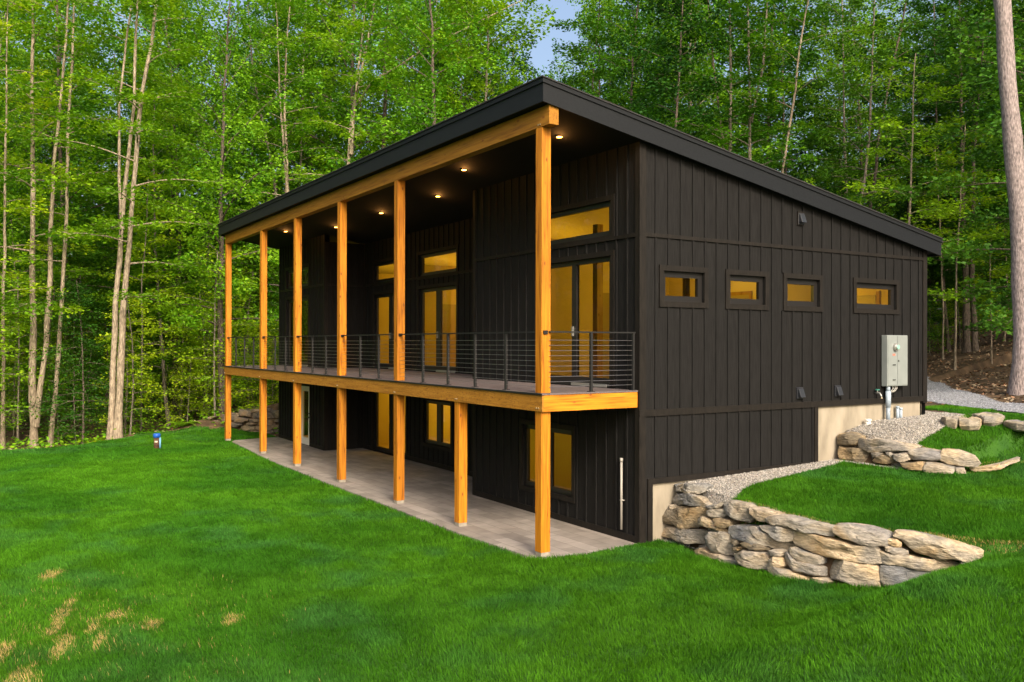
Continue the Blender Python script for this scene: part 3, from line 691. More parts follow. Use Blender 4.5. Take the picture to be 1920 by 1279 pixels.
cd_ = MB(); cd_.tube([(.2, 9.07, 1.86), (.2, 9.07, 2.2)], .045, 12); rel(cd_, O).build('conduit_sleeve', M['pipegrey'], mc, smooth=True)
cd_ = MB(); cd_.tube([(.2, 9.07, 2.2), (.2, 9.07, 2.55)], .058, 12); cd_.tube([(.2, 9.07, 2.55), (.2, 9.07, 2.66)], .045, 12); rel(cd_, O).build('conduit', mat('conduit_grey', (.30, .37, .45), .45), mc, smooth=True)
cb = MB()
for k, yy in enumerate((9.24, 9.32, 9.38)):
    cb.tube([(.2, yy, 2.66), (.2, yy, 2.6), (.17, yy - .01, 2.55), (.11, yy - .04, 2.50)], .011, 6)
rel(cb, O).build('cable_whip', M['white'], mc, smooth=True)
tp = empty('garden_tap', (XR + .03, 8.72, 2.52)); tag(tp, 'small outdoor tap with green handle left of the meter cabinet', 'tap')
b_ = MB(); b_.tube([(-.02, 0, .0), (.10, 0, .0), (.14, 0, -.05), (.15, .0, -.09)], .02, 8); b_.tube([(.05, 0, 0), (.05, 0, .06)], .013, 8); b_.build('spout', M['galv'], tp, smooth=True)
b_ = MB(); b_.tube([(.05, 0, .06), (.05, 0, .08)], .05, 10); b_.build('handle', mat('teal_handle', (.03, .2, .16), .4), tp)
b_ = MB(); b_.tube([(.15, 0, -.09), (.155, 0, -.12)], .017, 8); b_.build('nozzle', M['brass'], tp)
def stub(name, u, v, x, r, h, mt, label, cap=True):
    rr = ray(u, v); t = (x - CAM[0]) / rr[0]; p = CAM + rr * t; z = float(hgt(p[0], p[1]))
    b = MB(); b.tube([(0, 0, -.05), (0, 0, h)], r, 12)
    if cap: b.tube([(0, 0, h - .03), (0, 0, h + .02)], r * 1.15, 12)
    o = b.build(name, mt, smooth=True); o.location = (p[0], p[1], z); tag(o, label, 'pipe')
stub('pipe_stub', 1628, 790, .22, .055, .12, M['white'], 'short white capped pipe poking from the gravel by the foundation')
stub('pipe_stub', 1683, 786, .16, .035, .28, mat('conduit_grey2', (.30, .37, .45), .45), 'upright blue-grey pipe stub beside the conduit, nearer the meter conduit')
stub('pipe_stub', 1689, 785, .16, .035, .24, mat('conduit_grey3', (.30, .37, .45), .45), 'upright blue-grey pipe stub in gravel, the farther of the pair from the conduit')
wl = empty('well_head', (-19.62, -2.51, 0)); tag(wl, 'blue-capped steel well casing standing in the lawn', 'well head')
b_ = MB(); b_.tube([(0, 0, -.1), (0, 0, .36)], .10, 20); b_.build('casing', M['rust'], wl, smooth=True)
b_ = MB(); b_.tube([(0, 0, .355), (0, 0, .46), (0, 0, .50)], [.125, .125, .10], 20); b_.build('cap', M['blue'], wl, smooth=True)
b_ = MB(); b_.tube([(.09, .09, -.05), (.09, .09, .36)], .028, 8); b_.build('conduit', M['ltblue'], wl, smooth=True)
b_ = MB(); b_.box(.04, .104, -.08, .0, .2, .25); b_.build('sticker', M['cream'], wl)

# ------------------------------------------------------------------ stones
def stone(poly3, inward, name, parent, tint, bulge=.05, depth=.4, seed=0):
    """poly3: outline on the wall face; grows a rough faceted stone behind it"""
    P = [Vector(p) for p in poly3]; n = len(P); c = sum(P, Vector()) / n
    nin = Vector(inward).normalized()
    # resample outline
    Q = []
    for i in range(n):
        a, b = P[i], P[(i + 1) % n]; k = max(1, int((b - a).length / .07))
        for j in range(k): Q.append(a.lerp(b, j / k))
    Q2 = [Q[i] * .84 + (Q[i - 1] + Q[(i + 1) % len(Q)]) * .08 for i in range(len(Q))]
    size = max((q - c).length for q in Q2); r = random.Random(seed)
    tilt = Vector((r.uniform(-.3, .3), r.uniform(-.3, .3), r.uniform(-.4, .4)))
    bm = bmesh.new(); rings = []
    e = min(.03, size * .12)
    tan1 = nin.cross(Vector((0, 0, 1))).normalized(); tan2 = nin.cross(tan1)
    planes = []
    for _ in range(5):
        an = r.uniform(0, 6.28); tt = r.uniform(.2, .9); pn = (-nin + (tan1 * math.cos(an) + tan2 * math.sin(an)) * tt).normalized(); planes.append((pn, size * r.uniform(.28, .52) * tt + .008))
    prof = [(1.0 - .10, depth), (1.0, depth * .45), (1.0, e * 1.1), (1 - e * .35 / size, e * .35), (1 - e * 1.15 / size, -e * .15), (.78, -bulge * .5), (.5, -bulge * .6), (.22, -bulge * .6)]
    for s_, d_ in prof:
        ring = []
        for q in Q2:
            v = c + (q - c) * s_ + nin * d_
            front_ = max(0., 1 - max(d_, 0) / depth)
            nz = mnoise.noise_vector((v + Vector((seed * 3.1, 0, 0))) * 3.2) * .05 + mnoise.noise_vector(v * 12 + Vector((0, seed, 0))) * .016
            # ledges
            led = math.floor((v.z * 9 + mnoise.noise(v * 2.0) * 1.5) + seed) % 3 * .008
            v = v + nz * min(1, size * 2.5) * front_ - nin * led + nin * ((q - c).dot(tilt) * .12 * (1 if s_ < .99 else 0))
            for pn, pd in planes:
                ex = (v - c).dot(pn) - pd
                if ex > 0: v = v - pn * ex * .92
            ring.append(bm.verts.new(v))
        rings.append(ring)
    k = len(Q2)
    for a, b in zip(rings[:-1], rings[1:]):
        for i in range(k): bm.faces.new((a[i], a[(i + 1) % k], b[(i + 1) % k], b[i]))
    cv = bm.verts.new(c - nin * bulge * .62); L_ = rings[-1]
    for i in range(k): bm.faces.new((L_[i], L_[(i + 1) % k], cv))
    cb = bm.verts.new(c + nin * depth); L_ = rings[0]
    for i in range(k): bm.faces.new((L_[(i + 1) % k], L_[i], cb))
    bmesh.ops.recalc_face_normals(bm, faces=bm.faces)
    org = c.copy()
    bmesh.ops.triangulate(bm, faces=[f_ for f_ in bm.faces if len(f_.verts) == 4])
    for v in bm.verts: v.co -= org
    for f_ in bm.faces: f_.smooth = True
    me = bpy.data.meshes.new(name)
    for e_ in bm.edges:
        if e_.is_manifold and e_.calc_face_angle(0) > R(16): e_.smooth = False
    bm.to_mesh(me); bm.free()
    o = link(name, me, M['stone'], parent, org - (parent.location if parent else Vector())); o['tint'] = tint
    return o
def on_wall(base, top, u, v):
    ub, vb, Wb = base; ut, vt, Wt = top
    B = np.array([np.interp(u, ub, Wb[:, k]) for k in range(3)]); T = np.array([np.interp(u, ut, Wt[:, k]) for k in range(3)])
    b = np.interp(u, ub, vb); t_ = np.interp(u, ut, vt); k = (v - b) / (t_ - b)
    k = max(-.25, min(1.4, k))
    # the same wall face, met by this sight line
    P0 = B + (T - B) * k; return P0
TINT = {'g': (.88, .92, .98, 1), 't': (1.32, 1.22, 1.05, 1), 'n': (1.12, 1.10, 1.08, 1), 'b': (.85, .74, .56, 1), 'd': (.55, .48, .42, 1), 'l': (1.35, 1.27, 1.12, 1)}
def build_wall(name, label, polys, org, sc, base, top, inward, depth=.4, bulge=.05):
    loc = at_z(*[(base[0][0]), base[1][0], base[2][0][2]]) ; wobj = empty(name, loc); tag(wobj, label, 'stone wall')
    for i, (tn, P) in enumerate(polys):
        pts = [on_wall(base, top, org[0] + x / sc, org[1] + y / sc) for x, y in P]
        c = sum(np.array(pts)) / len(pts); pts = [c + (p - c) * 1.05 for p in pts]
        inn_ = inward(c); stone(pts, inn_, 'stone', wobj, TINT[tn], bulge * random.uniform(.6, 1.3), depth, i + len(name))
    return wobj
W1 = [
('g', [(240,185),(300,182),(365,195),(350,225),(290,232),(245,222)]), ('g', [(215,270),(240,240),(300,235),(350,255),(370,290),(400,300),(385,312),(320,300),(235,295)]),
('n', [(205,292),(235,290),(260,305),(240,318),(207,318)]), ('b', [(175,345),(200,315),(280,308),(360,312),(378,345),(350,370),(355,415),(300,418),(220,400),(178,385)]),
('g', [(390,320),(440,312),(490,315),(500,350),(460,365),(410,358),(390,340)]), ('g', [(385,305),(430,290),(490,282),(480,305),(410,315)]),
('t', [(352,375),(375,358),(420,375),(435,405),(500,430),(495,440),(440,432),(380,415),(355,400)]), ('b', [(425,368),(480,362),(512,375),(510,410),(490,418),(450,398)]),
('n', [(162,430),(185,405),(260,415),(370,440),(385,470),(375,505),(320,500),(250,480),(170,455)]), ('g', [(388,465),(410,438),(460,438),(515,455),(530,510),(520,555),(470,555),(410,520),(390,495)]),
('n', [(335,520),(365,512),(430,545),(490,570),(560,590),(605,620),(590,632),(520,605),(430,575),(345,555)]),
('g', [(485,290),(515,272),(600,290),(620,310),(615,360),(590,395),(545,378),(500,350),(486,320)]), ('n', [(617,310),(660,308),(740,335),(770,350),(710,360),(705,385),(650,370),(615,340)]),
('g', [(705,365),(740,350),(800,352),(900,380),(1030,412),(1020,452),(930,440),(800,405),(715,385)]),
('g', [(510,405),(560,402),(650,410),(690,440),(740,475),(815,490),(810,525),(740,520),(660,505),(600,480),(540,460),(510,435)]),
('g', [(672,402),(720,398),(790,410),(850,428),(820,480),(790,480),(730,460),(715,440),(680,425)]), ('b', [(525,475),(560,475),(570,500),(545,508),(525,500)]),
('b', [(572,490),(630,490),(690,520),(685,540),(620,530),(578,510)]), ('b', [(530,510),(570,510),(585,525),(560,532),(530,530)]),
('n', [(527,540),(580,530),(690,555),(715,590),(690,640),(640,640),(570,605),(530,570)]), ('n', [(697,530),(740,525),(780,540),(775,560),(720,558)]),
('t', [(710,580),(740,562),(780,570),(795,610),(770,625),(712,612)]), ('t', [(690,620),(730,615),(820,640),(900,670),(915,690),(850,688),(760,668),(695,645)]),
('n', [(780,555),(800,545),(870,580),(970,620),(972,665),(920,660),(840,635),(795,600)]), ('g', [(800,525),(830,518),(900,545),(970,565),(972,600),(930,605),(870,590),(820,560)]),
('t', [(820,480),(850,440),(950,450),(1100,490),(1260,520),(1280,545),(1285,595),(1240,600),(1120,585),(960,560),(830,510)]),
('t', [(980,575),(1100,580),(1240,600),(1278,630),(1275,715),(1220,722),(1120,700),(1000,665),(980,640)]), ('t', [(915,672),(960,670),(1040,690),(1020,702),(945,700)]),
('n', [(1028,425),(1045,392),(1100,395),(1190,408),(1285,438),(1325,470),(1320,512),(1240,505),(1090,478),(1030,455)]), ('t', [(1325,465),(1380,470),(1410,490),(1410,518),(1370,512),(1328,495)]),
('n', [(1315,510),(1340,500),(1440,530),(1440,552),(1380,550),(1318,530)]), ('l', [(1355,460),(1375,435),(1450,440),(1550,460),(1700,495),(1845,540),(1850,555),(1780,585),(1650,575),(1480,550),(1445,520),(1400,480)]),
('l', [(1262,560),(1290,535),(1400,555),(1550,580),(1700,605),(1725,625),(1640,640),(1500,630),(1360,605),(1275,585)]), ('g', [(1290,605),(1380,605),(1500,630),(1620,650),(1580,680),(1460,710),(1380,725),(1310,720),(1282,690),(1283,640)]),
('n', [(1700,590),(1730,590),(1728,605),(1710,608)]), ('g', [(1730,595),(1780,590),(1760,620),(1735,620)])]
build_wall('stone_retaining_wall', 'low dry stone retaining wall of fieldstones curving from the near corner of the house', W1, (1180, 840), 1920 / 700, base1, top1,
           lambda c: (-.1 if c[0] < 4.3 else -.75, 1, -.05))
W2 = [('b', [(262,905),(275,875),(330,870),(405,900),(405,920),(375,962),(300,960),(265,955)]), ('n', [(385,940),(400,920),(520,915),(680,945),(760,955),(812,972),(760,998),(600,1005),(470,1000),(395,975)]),
('b', [(270,1020),(280,970),(380,980),(490,1000),(485,1085),(400,1085),(280,1055)]), ('n', [(495,1020),(540,1005),(590,1015),(560,1040),(510,1050)]), ('b', [(505,1075),(530,1035),(580,1022),(650,1055),(655,1088),(580,1090),(515,1088)]),
('n', [(600,1010),(640,1005),(660,1030),(640,1045),(610,1030)]), ('n', [(655,1025),(750,1010),(760,1065),(700,1080),(655,1062)]), ('n', [(755,985),(820,980),(975,1015),(970,1060),(900,1078),(765,1070),(760,1020)]),
('t', [(985,1045),(1010,995),(1120,1000),(1230,1040),(1268,1085),(1255,1115),(1150,1115),(1050,1095),(985,1070)]), ('b', [(700,1085),(850,1082),(840,1140),(780,1145),(710,1110)]),
('g', [(858,1125),(890,1085),(1000,1095),(1090,1115),(1090,1160),(980,1165),(865,1145)]), ('n', [(1095,1120),(1160,1120),(1175,1160),(1100,1165)]), ('l', [(1180,1140),(1300,1120),(1420,1095),(1550,1050),(1540,1085),(1420,1140),(1300,1168),(1200,1160)]),
('n', [(205,1085),(240,1062),(330,1070),(400,1090),(370,1105),(220,1100)])]
build_wall('stone_retaining_wall', 'upper stone retaining wall below the gravel bed and meter cabinet', W2, (1500, 580), 1580 / 420, base2, top2, lambda c: (-.05 if c[0] < 2.2 else -.6, 1, 0))
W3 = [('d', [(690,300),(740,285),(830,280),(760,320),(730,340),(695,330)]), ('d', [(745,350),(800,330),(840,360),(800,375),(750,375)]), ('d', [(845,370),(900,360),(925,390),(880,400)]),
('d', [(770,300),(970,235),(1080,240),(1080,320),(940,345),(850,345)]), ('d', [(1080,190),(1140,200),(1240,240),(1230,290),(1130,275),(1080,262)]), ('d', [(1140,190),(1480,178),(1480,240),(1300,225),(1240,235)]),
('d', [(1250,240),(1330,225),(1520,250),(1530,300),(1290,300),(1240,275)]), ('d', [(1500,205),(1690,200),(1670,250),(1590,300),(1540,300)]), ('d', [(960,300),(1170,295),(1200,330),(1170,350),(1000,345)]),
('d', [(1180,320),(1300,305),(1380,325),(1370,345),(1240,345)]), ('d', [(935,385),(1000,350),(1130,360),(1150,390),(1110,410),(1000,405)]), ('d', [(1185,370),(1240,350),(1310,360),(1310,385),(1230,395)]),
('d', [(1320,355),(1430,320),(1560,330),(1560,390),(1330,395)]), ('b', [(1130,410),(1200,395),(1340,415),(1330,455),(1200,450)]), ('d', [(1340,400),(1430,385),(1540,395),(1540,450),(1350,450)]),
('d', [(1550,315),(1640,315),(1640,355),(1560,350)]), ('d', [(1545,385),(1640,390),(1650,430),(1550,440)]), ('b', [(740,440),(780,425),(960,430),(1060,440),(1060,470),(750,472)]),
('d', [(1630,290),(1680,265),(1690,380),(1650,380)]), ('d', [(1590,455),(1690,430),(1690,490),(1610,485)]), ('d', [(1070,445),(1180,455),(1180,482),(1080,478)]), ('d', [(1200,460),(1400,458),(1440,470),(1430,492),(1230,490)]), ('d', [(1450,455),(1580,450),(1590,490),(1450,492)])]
base3 = crv([(370, 810, 0), (402, 809, 0), (450, 811, 0), (504, 814, 0), (566, 819, 0)])
top3 = crv([(370, 786, .5), (402, 775, .72), (450, 768, .9), (504, 765.5, 1.0), (566, 764, 1.1)])
b3 = (base3[0], base3[1], np.array([(-25.3, .05, 0), (-24.6, .6, 0), (-23.6, 1.4, 0), (-22.5, 2.2, 0), (-20.9, 3.0, 0)]))
t3 = (top3[0], top3[1], np.array([(-25.4, .35, .5), (-24.7, .9, .72), (-23.7, 1.7, .9), (-22.6, 2.5, 1.0), (-21.0, 3.3, 1.12)]))
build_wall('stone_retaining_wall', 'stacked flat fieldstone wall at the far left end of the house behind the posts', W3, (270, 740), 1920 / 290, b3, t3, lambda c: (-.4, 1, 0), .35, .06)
# boulders by the driveway
def boulder(P, org, sc, h, label, tint, z, seed):
    yb = max(p[1] for p in P); P = [(x, y - .35 * max(0, y - (yb - 45))) for x, y in P]
    g = hit(org[0] + sum(p[0] for p in P) / len(P) / sc, org[1] + yb / sc); z = float(g[2]) + .10
    pts = [at_z(org[0] + x / sc, org[1] + y / sc, z) for x, y in P]; h = .18
    o = stone([(p[0], p[1], z) for p in pts], (0, 0, -1), 'boulder', None, TINT[tint], .04, h, seed); tag(o, label, 'boulder')
boulder([(1110,790),(1120,760),(1150,742),(1230,748),(1285,795),(1270,812),(1200,815),(1130,808)], (1500, 580), 3.762, .45, 'rounded tan boulder at the end of the gravel bed below the driveway', 't', 1.98, 3)
boulder([(1200,742),(1260,730),(1400,728),(1450,762),(1430,782),(1350,790),(1290,785)], (1500, 580), 3.762, .5, 'flat topped pale grey boulder beside the rounded tan one', 'l', 2.02, 5)
boulder([(1440,806),(1470,782),(1560,774),(1660,772),(1690,810),(1620,845),(1520,830)], (1500, 580), 3.762, .5, 'grey boulder cut by the right edge near the driveway', 'g', 1.95, 8)
boulder([(990,772),(1030,762),(1080,762),(1120,785),(1100,800),(1030,792)], (1500, 580), 3.762, .3, 'small low tan rock at the tip of the gravel bed', 't', 1.97, 11)

# ------------------------------------------------------------------ grass blades, pebbles, litter
def in_view(x, y, z=0, mrg=1.12):
    dx, dy, dz = x - CAM[0], y - CAM[1], z - CAM[2]; d = dx * FW[0] + dy * FW[1] + dz * FW[2]
    a = (dx * RT[0] + dy * RT[1]) / np.maximum(d, .1); b = (dx * UP[0] + dy * UP[1] + dz * UP[2]) / np.maximum(d, .1)
    return (d > 4) & (np.abs(a) < 960 / F * mrg) & (np.abs(b) < 640 / F * mrg + .02), d
DRY = [(-3.24, -6.99, .3, .10), (-.8, -7.07, .75, .07), (.62, -7.18, .45, .08), (-.1, -6.75, .3, .06), (.55, -6.75, .3, .05), (-.55, -6.4, .2, .10), (.24, -6.12, .2, .08), (.63, -5.22, .2, .09), (1.44, -7.63, .3, .12), (.5, -7.8, .5, .07)]
def grass_color(x, y, n):
    a = fbm(x, y, 2.6, 11); b = fbm(x, y, 1.1, 21); c = fbm(x, y, 5.5, 31)
    c0 = np.array([.030, .122, .005]); c1 = np.array([.052, .168, .005]); c2 = np.array([.038, .138, .024])
    k = np.clip((a - .35) * 3, 0, 1)[:, None]; q = np.clip((b - .52) * 4, 0, 1)[:, None] * .7
    col = c0 * (1 - k) + c1 * k; col = col * (1 - q) + c2 * q
    col = col * (.8 + .45 * c)[:, None]
    col = col * rng.uniform(.55, 1.5, n)[:, None]
    d = np.zeros(n)
    for px, py, ra, rb in DRY:
        # patches stretch along the mowing line that runs away from the camera
        ax = np.array([-.97, .25]); dx = x - px; dy = y - py
        s = dx * ax[0] + dy * ax[1]; t = -dx * ax[1] + dy * ax[0]
        r = np.sqrt((s / (ra * 1.25)) ** 2 + (t / (rb * 1.5)) ** 2) + (fbm(x, y, .22, 41) - .5) * 1.1
        d = np.maximum(d, np.clip(1.15 - r, 0, 1))
    # soft yellowing near those patches
    yel = np.exp(-((x - .3) ** 2 / 5 + (y + 7.0) ** 2 / 2.0)) * .20 * (fbm(x, y, .5, 51) > .45)
    d = np.maximum(d, yel * .5 * rng.uniform(.3, 1, n))
    edge = np.zeros(n)
    s1 = sdist(x, y, LN1); s2 = sdist(x, y, LN2)
    edge = np.where((s1 > .1) & (s1 < .48) & (x > 1.9) & (x < 5.9), .8, 0) * (rng.random(n) < .6)
    edge = np.maximum(edge, np.where((s2 > .1) & (s2 < .45) & (x > .7) & (x < 4), .7, 0) * (rng.random(n) < .5))
    d = np.maximum(d, edge)
    dc = np.array([.46, .33, .13]) * rng.uniform(.6, 1.2, n)[:, None]
    m_ = (rng.random(n) < d * .85)[:, None]; yl = np.clip(d * 2.2, 0, 1)[:, None] * .6; col = col * (1 - yl) + np.array([.15, .22, .02]) * yl
    return np.where(m_, dc, col), d
def scatter(x0, x1, y0, y1, dens, fn):
    n = int((x1 - x0) * (y1 - y0) * dens); x = rng.uniform(x0, x1, n); y = rng.uniform(y0, y1, n)
    k = fn(x, y); return x[k], y[k]
def lawnfn(x, y):
    v, d = in_view(x, y, hgt(x, y), 1.06); v2 = in_view(x, y, hgt(x, y), 1.6)[0] & (rng.random(len(x)) < .35); v = v | v2; keep = rng.random(len(x)) < np.clip((13.5 / np.maximum(d, 5)) ** 1.5, .05, 1); keep |= (d < 13.5)
    return v & keep & is_lawn(x, y)
gx, gy = [], []
for (a, b, c, d, de) in ((-25, -10, -14, 3.5, 4200), (-10, 0, -12, 1, 4200), (0, 10.5, -10.5, 3, 4200), (0, 10, 1.5, 12.5, 4800), (-3, 0.3, 10.5, 16, 4800)):
    u_, v_ = scatter(a, b, c, d, de, lawnfn); gx.append(u_); gy.append(v_)
gx = np.concatenate(gx); gy = np.concatenate(gy); n = len(gx); gz = hgt(gx, gy); _, gd = in_view(gx, gy, gz)
print('blades', n)
col, dry = grass_color(gx, gy, n)
hh = rng.uniform(.035, .075, n) * (1 - .55 * dry) * (.75 + .5 * fbm(gx, gy, .35, 61)); ww = rng.uniform(.0035, .006, n) * np.clip(gd / 11, 1, 2.6)
ed_ = sdist(gx, gy, LN1); ed2 = sdist(gx, gy, LN2); hh *= 1 + .7 * (((ed_ > -.38) & (ed_ < 0)) | ((ed2 > -.4) & (ed2 < 0)) | ((gy > -.5) & (gy < .3) & (gx < .4))) * rng.uniform(0, 1, n)
az = rng.uniform(0, 2 * np.pi, n); la = fbm(gx, gy, .45, 71) * 9; lean = rng.uniform(.1, .6, n) * hh
lx = np.cos(la) * lean + rng.normal(0, .012, n); ly = np.sin(la) * lean + rng.normal(0, .012, n)
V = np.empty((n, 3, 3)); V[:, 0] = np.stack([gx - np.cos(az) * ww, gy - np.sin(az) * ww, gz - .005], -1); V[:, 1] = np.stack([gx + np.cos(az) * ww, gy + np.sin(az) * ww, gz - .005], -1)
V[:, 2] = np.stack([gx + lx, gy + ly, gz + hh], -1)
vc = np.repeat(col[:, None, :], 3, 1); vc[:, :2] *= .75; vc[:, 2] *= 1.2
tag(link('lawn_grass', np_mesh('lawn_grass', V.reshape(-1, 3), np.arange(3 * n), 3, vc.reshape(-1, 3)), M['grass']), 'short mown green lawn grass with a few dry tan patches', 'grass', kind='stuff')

ico_v = []; ico_f = [(0, 1, 2), (0, 2, 3), (0, 3, 4), (0, 4, 1), (5, 2, 1), (5, 3, 2), (5, 4, 3), (5, 1, 4)]
ico = np.array([(0, 0, 1), (1, 0, 0), (0, 1, 0), (-1, 0, 0), (0, -1, 0), (0, 0, -1)], float)
def pebbles(name, P, dens, r0, r1, cols, label, extra=0.03):
    P = np.array(P); a, b = P.min(0); c, d = P.max(0)
    x, y = scatter(a, c, b, d, dens, lambda x, y: inpoly(x, y, P) & in_view(x, y, hgt(x, y), 1.05)[0] & ~((x < .12) & (y < 10.55)))
    n = len(x); z = hgt(x, y) + .024; r = rng.uniform(r0, r1, n); rot = rng.uniform(0, 6.28, n)
    s = np.stack([r * rng.uniform(.7, 1.3, n), r * rng.uniform(.6, 1.1, n), r * rng.uniform(.4, .8, n)], -1)
    v = ico[None] * s[:, None, :] * rng.uniform(.75, 1.2, (n, 6, 1)); cc, ss = np.cos(rot)[:, None], np.sin(rot)[:, None]
    X = v[..., 0] * cc - v[..., 1] * ss + x[:, None]; Y = v[..., 0] * ss + v[..., 1] * cc + y[:, None]; Z = v[..., 2] + z[:, None] + rng.uniform(0, .012, n)[:, None]
    V = np.stack([X, Y, Z], -1).reshape(-1, 3); Fc = (np.array(ico_f)[None] + (np.arange(n) * 6)[:, None, None]).reshape(-1)
    ci = rng.integers(0, len(cols), n); c_ = np.array(cols)[ci] * rng.uniform(.7, 1.25, n)[:, None]
    tag(link(name, np_mesh(name, V, Fc, 3, np.repeat(c_, 6, 0)), M['pebble']), label, 'gravel', kind='stuff')
GC = [(.34, .32, .29), (.24, .225, .21), (.43, .41, .38), (.28, .25, .21), (.17, .165, .16)]
pebbles('gravel', GR1, 1900, .010, .022, GC, 'pale pea gravel along the foot of the black wall above the lower stone wall')
pebbles('gravel', GR2, 1500, .012, .024, GC, 'pale pea gravel under the meter cabinet')
pebbles('gravel', DRV, 130, .015, .035, [(.22, .23, .26), (.32, .33, .37), (.16, .17, .19)], 'blue-grey crushed stone on the driveway')

# leaf litter and low green growth on the forest floor
def quads_leaf(x, y, z, s, col, flat=.3, name='x', mt=None, lab=None, cat=None, aspect=.6):
    n = len(x); az = rng.uniform(0, 6.28, n); nx_, ny_ = rng.normal(0, flat, n), rng.normal(0, flat, n)
    N_ = np.stack([nx_, ny_, np.ones(n)], -1); N_ /= np.linalg.norm(N_, axis=1)[:, None]
    A = np.stack([np.cos(az), np.sin(az), np.zeros(n)], -1); A -= N_ * (A * N_).sum(1)[:, None]; A /= np.linalg.norm(A, axis=1)[:, None]; B = np.cross(N_, A)
    C_ = np.stack([x, y, z], -1); s = s[:, None]
    V = np.stack([C_ - A * s, C_ - B * s * aspect, C_ + A * s, C_ + B * s * aspect], 1)
    return V.reshape(-1, 3)
def woods(x, y):
    lw = is_lawn(x, y); v, d = in_view(x, y, hgt(x, y), 1.05)
    keep = rng.random(len(x)) < np.clip((30 / np.maximum(d, 5)) ** 1.2, .1, 1)
    ys_ = np.interp(x, SWL[:, 0], SWL[:, 1])
    return v & keep & ~lw & ~inpoly(x, y, DRV) & ((x < -21) | ((y > 13) & ((x + 1.0) * .36 + (y - 13.9) * .93 > 0)))
x, y = scatter(-75, 6, 12, 60, 26, woods); x2, y2 = scatter(-75, -20.9, -22, 22, 8, woods); x = np.concatenate([x, x2]); y = np.concatenate([y, y2]); n = len(x)
c_ = np.array([(.30, .17, .10), (.20, .11, .06), (.38, .25, .16), (.12, .07, .04), (.42, .33, .22)])[rng.integers(0, 5, n)] * rng.uniform(.6, 1.1, n)[:, None]
V = quads_leaf(x, y, hgt(x, y) + rng.uniform(.01, .06, n), rng.uniform(.04, .09, n), c_, .4)
tag(link('leaf_litter', np_mesh('leaf_litter', V, np.arange(4 * n), 4, np.repeat(c_, 4, 0)), M['litter']), 'brown fallen leaves covering the forest floor', 'leaf litter', kind='stuff')
x, y = scatter(-75, -20.9, -22, 60, 30, lambda x, y: woods(x, y) & (fbm(x, y, 3, 81) > .42) & ((y < 3) | (y > 14) | (x < -26))); n = len(x)
V = quads_leaf(x, y, hgt(x, y) + rng.uniform(.05, .5, n) ** 1.3, rng.uniform(.05, .11, n), None, .5)
tag(link('undergrowth', np_mesh('undergrowth', V, np.arange(4 * n), 4, np.repeat(rng.random(n)[:, None] * np.ones(3), 4, 0)), M['leaf']), 'low green undergrowth beneath the trees', 'undergrowth', kind='stuff')

# ------------------------------------------------------------------ trees
class Arr:
    def __init__(s): s.v = []; s.f = []; s.n = 0
    def tube(s, P, rad, n):
        P = np.asarray(P, float); k = len(P); d = np.gradient(P, axis=0); d /= np.linalg.norm(d, axis=1)[:, None] + 1e-9
        ref = np.where(np.abs(d[:, 2:3]) < .9, np.array([[0, 0, 1.]]), np.array([[1., 0, 0]])); a = np.cross(d, ref); a /= np.linalg.norm(a, axis=1)[:, None] + 1e-9; b = np.cross(d, a)
        t = np.arange(n) * 2 * np.pi / n
        V = P[:, None] + (a[:, None] * np.cos(t)[None, :, None] + b[:, None] * np.sin(t)[None, :, None]) * np.asarray(rad)[:, None, None]
        I = np.arange(k * n).reshape(k, n); J = np.roll(I, -1, 1)
        s.f.append((np.stack([I[:-1], J[:-1], J[1:], I[1:]], -1).reshape(-1, 4) + s.n)); s.v.append(V.reshape(-1, 3)); s.n += k * n
    def mesh(s, name): return np_mesh(name, np.concatenate(s.v), np.concatenate(s.f), 4, smooth=True)
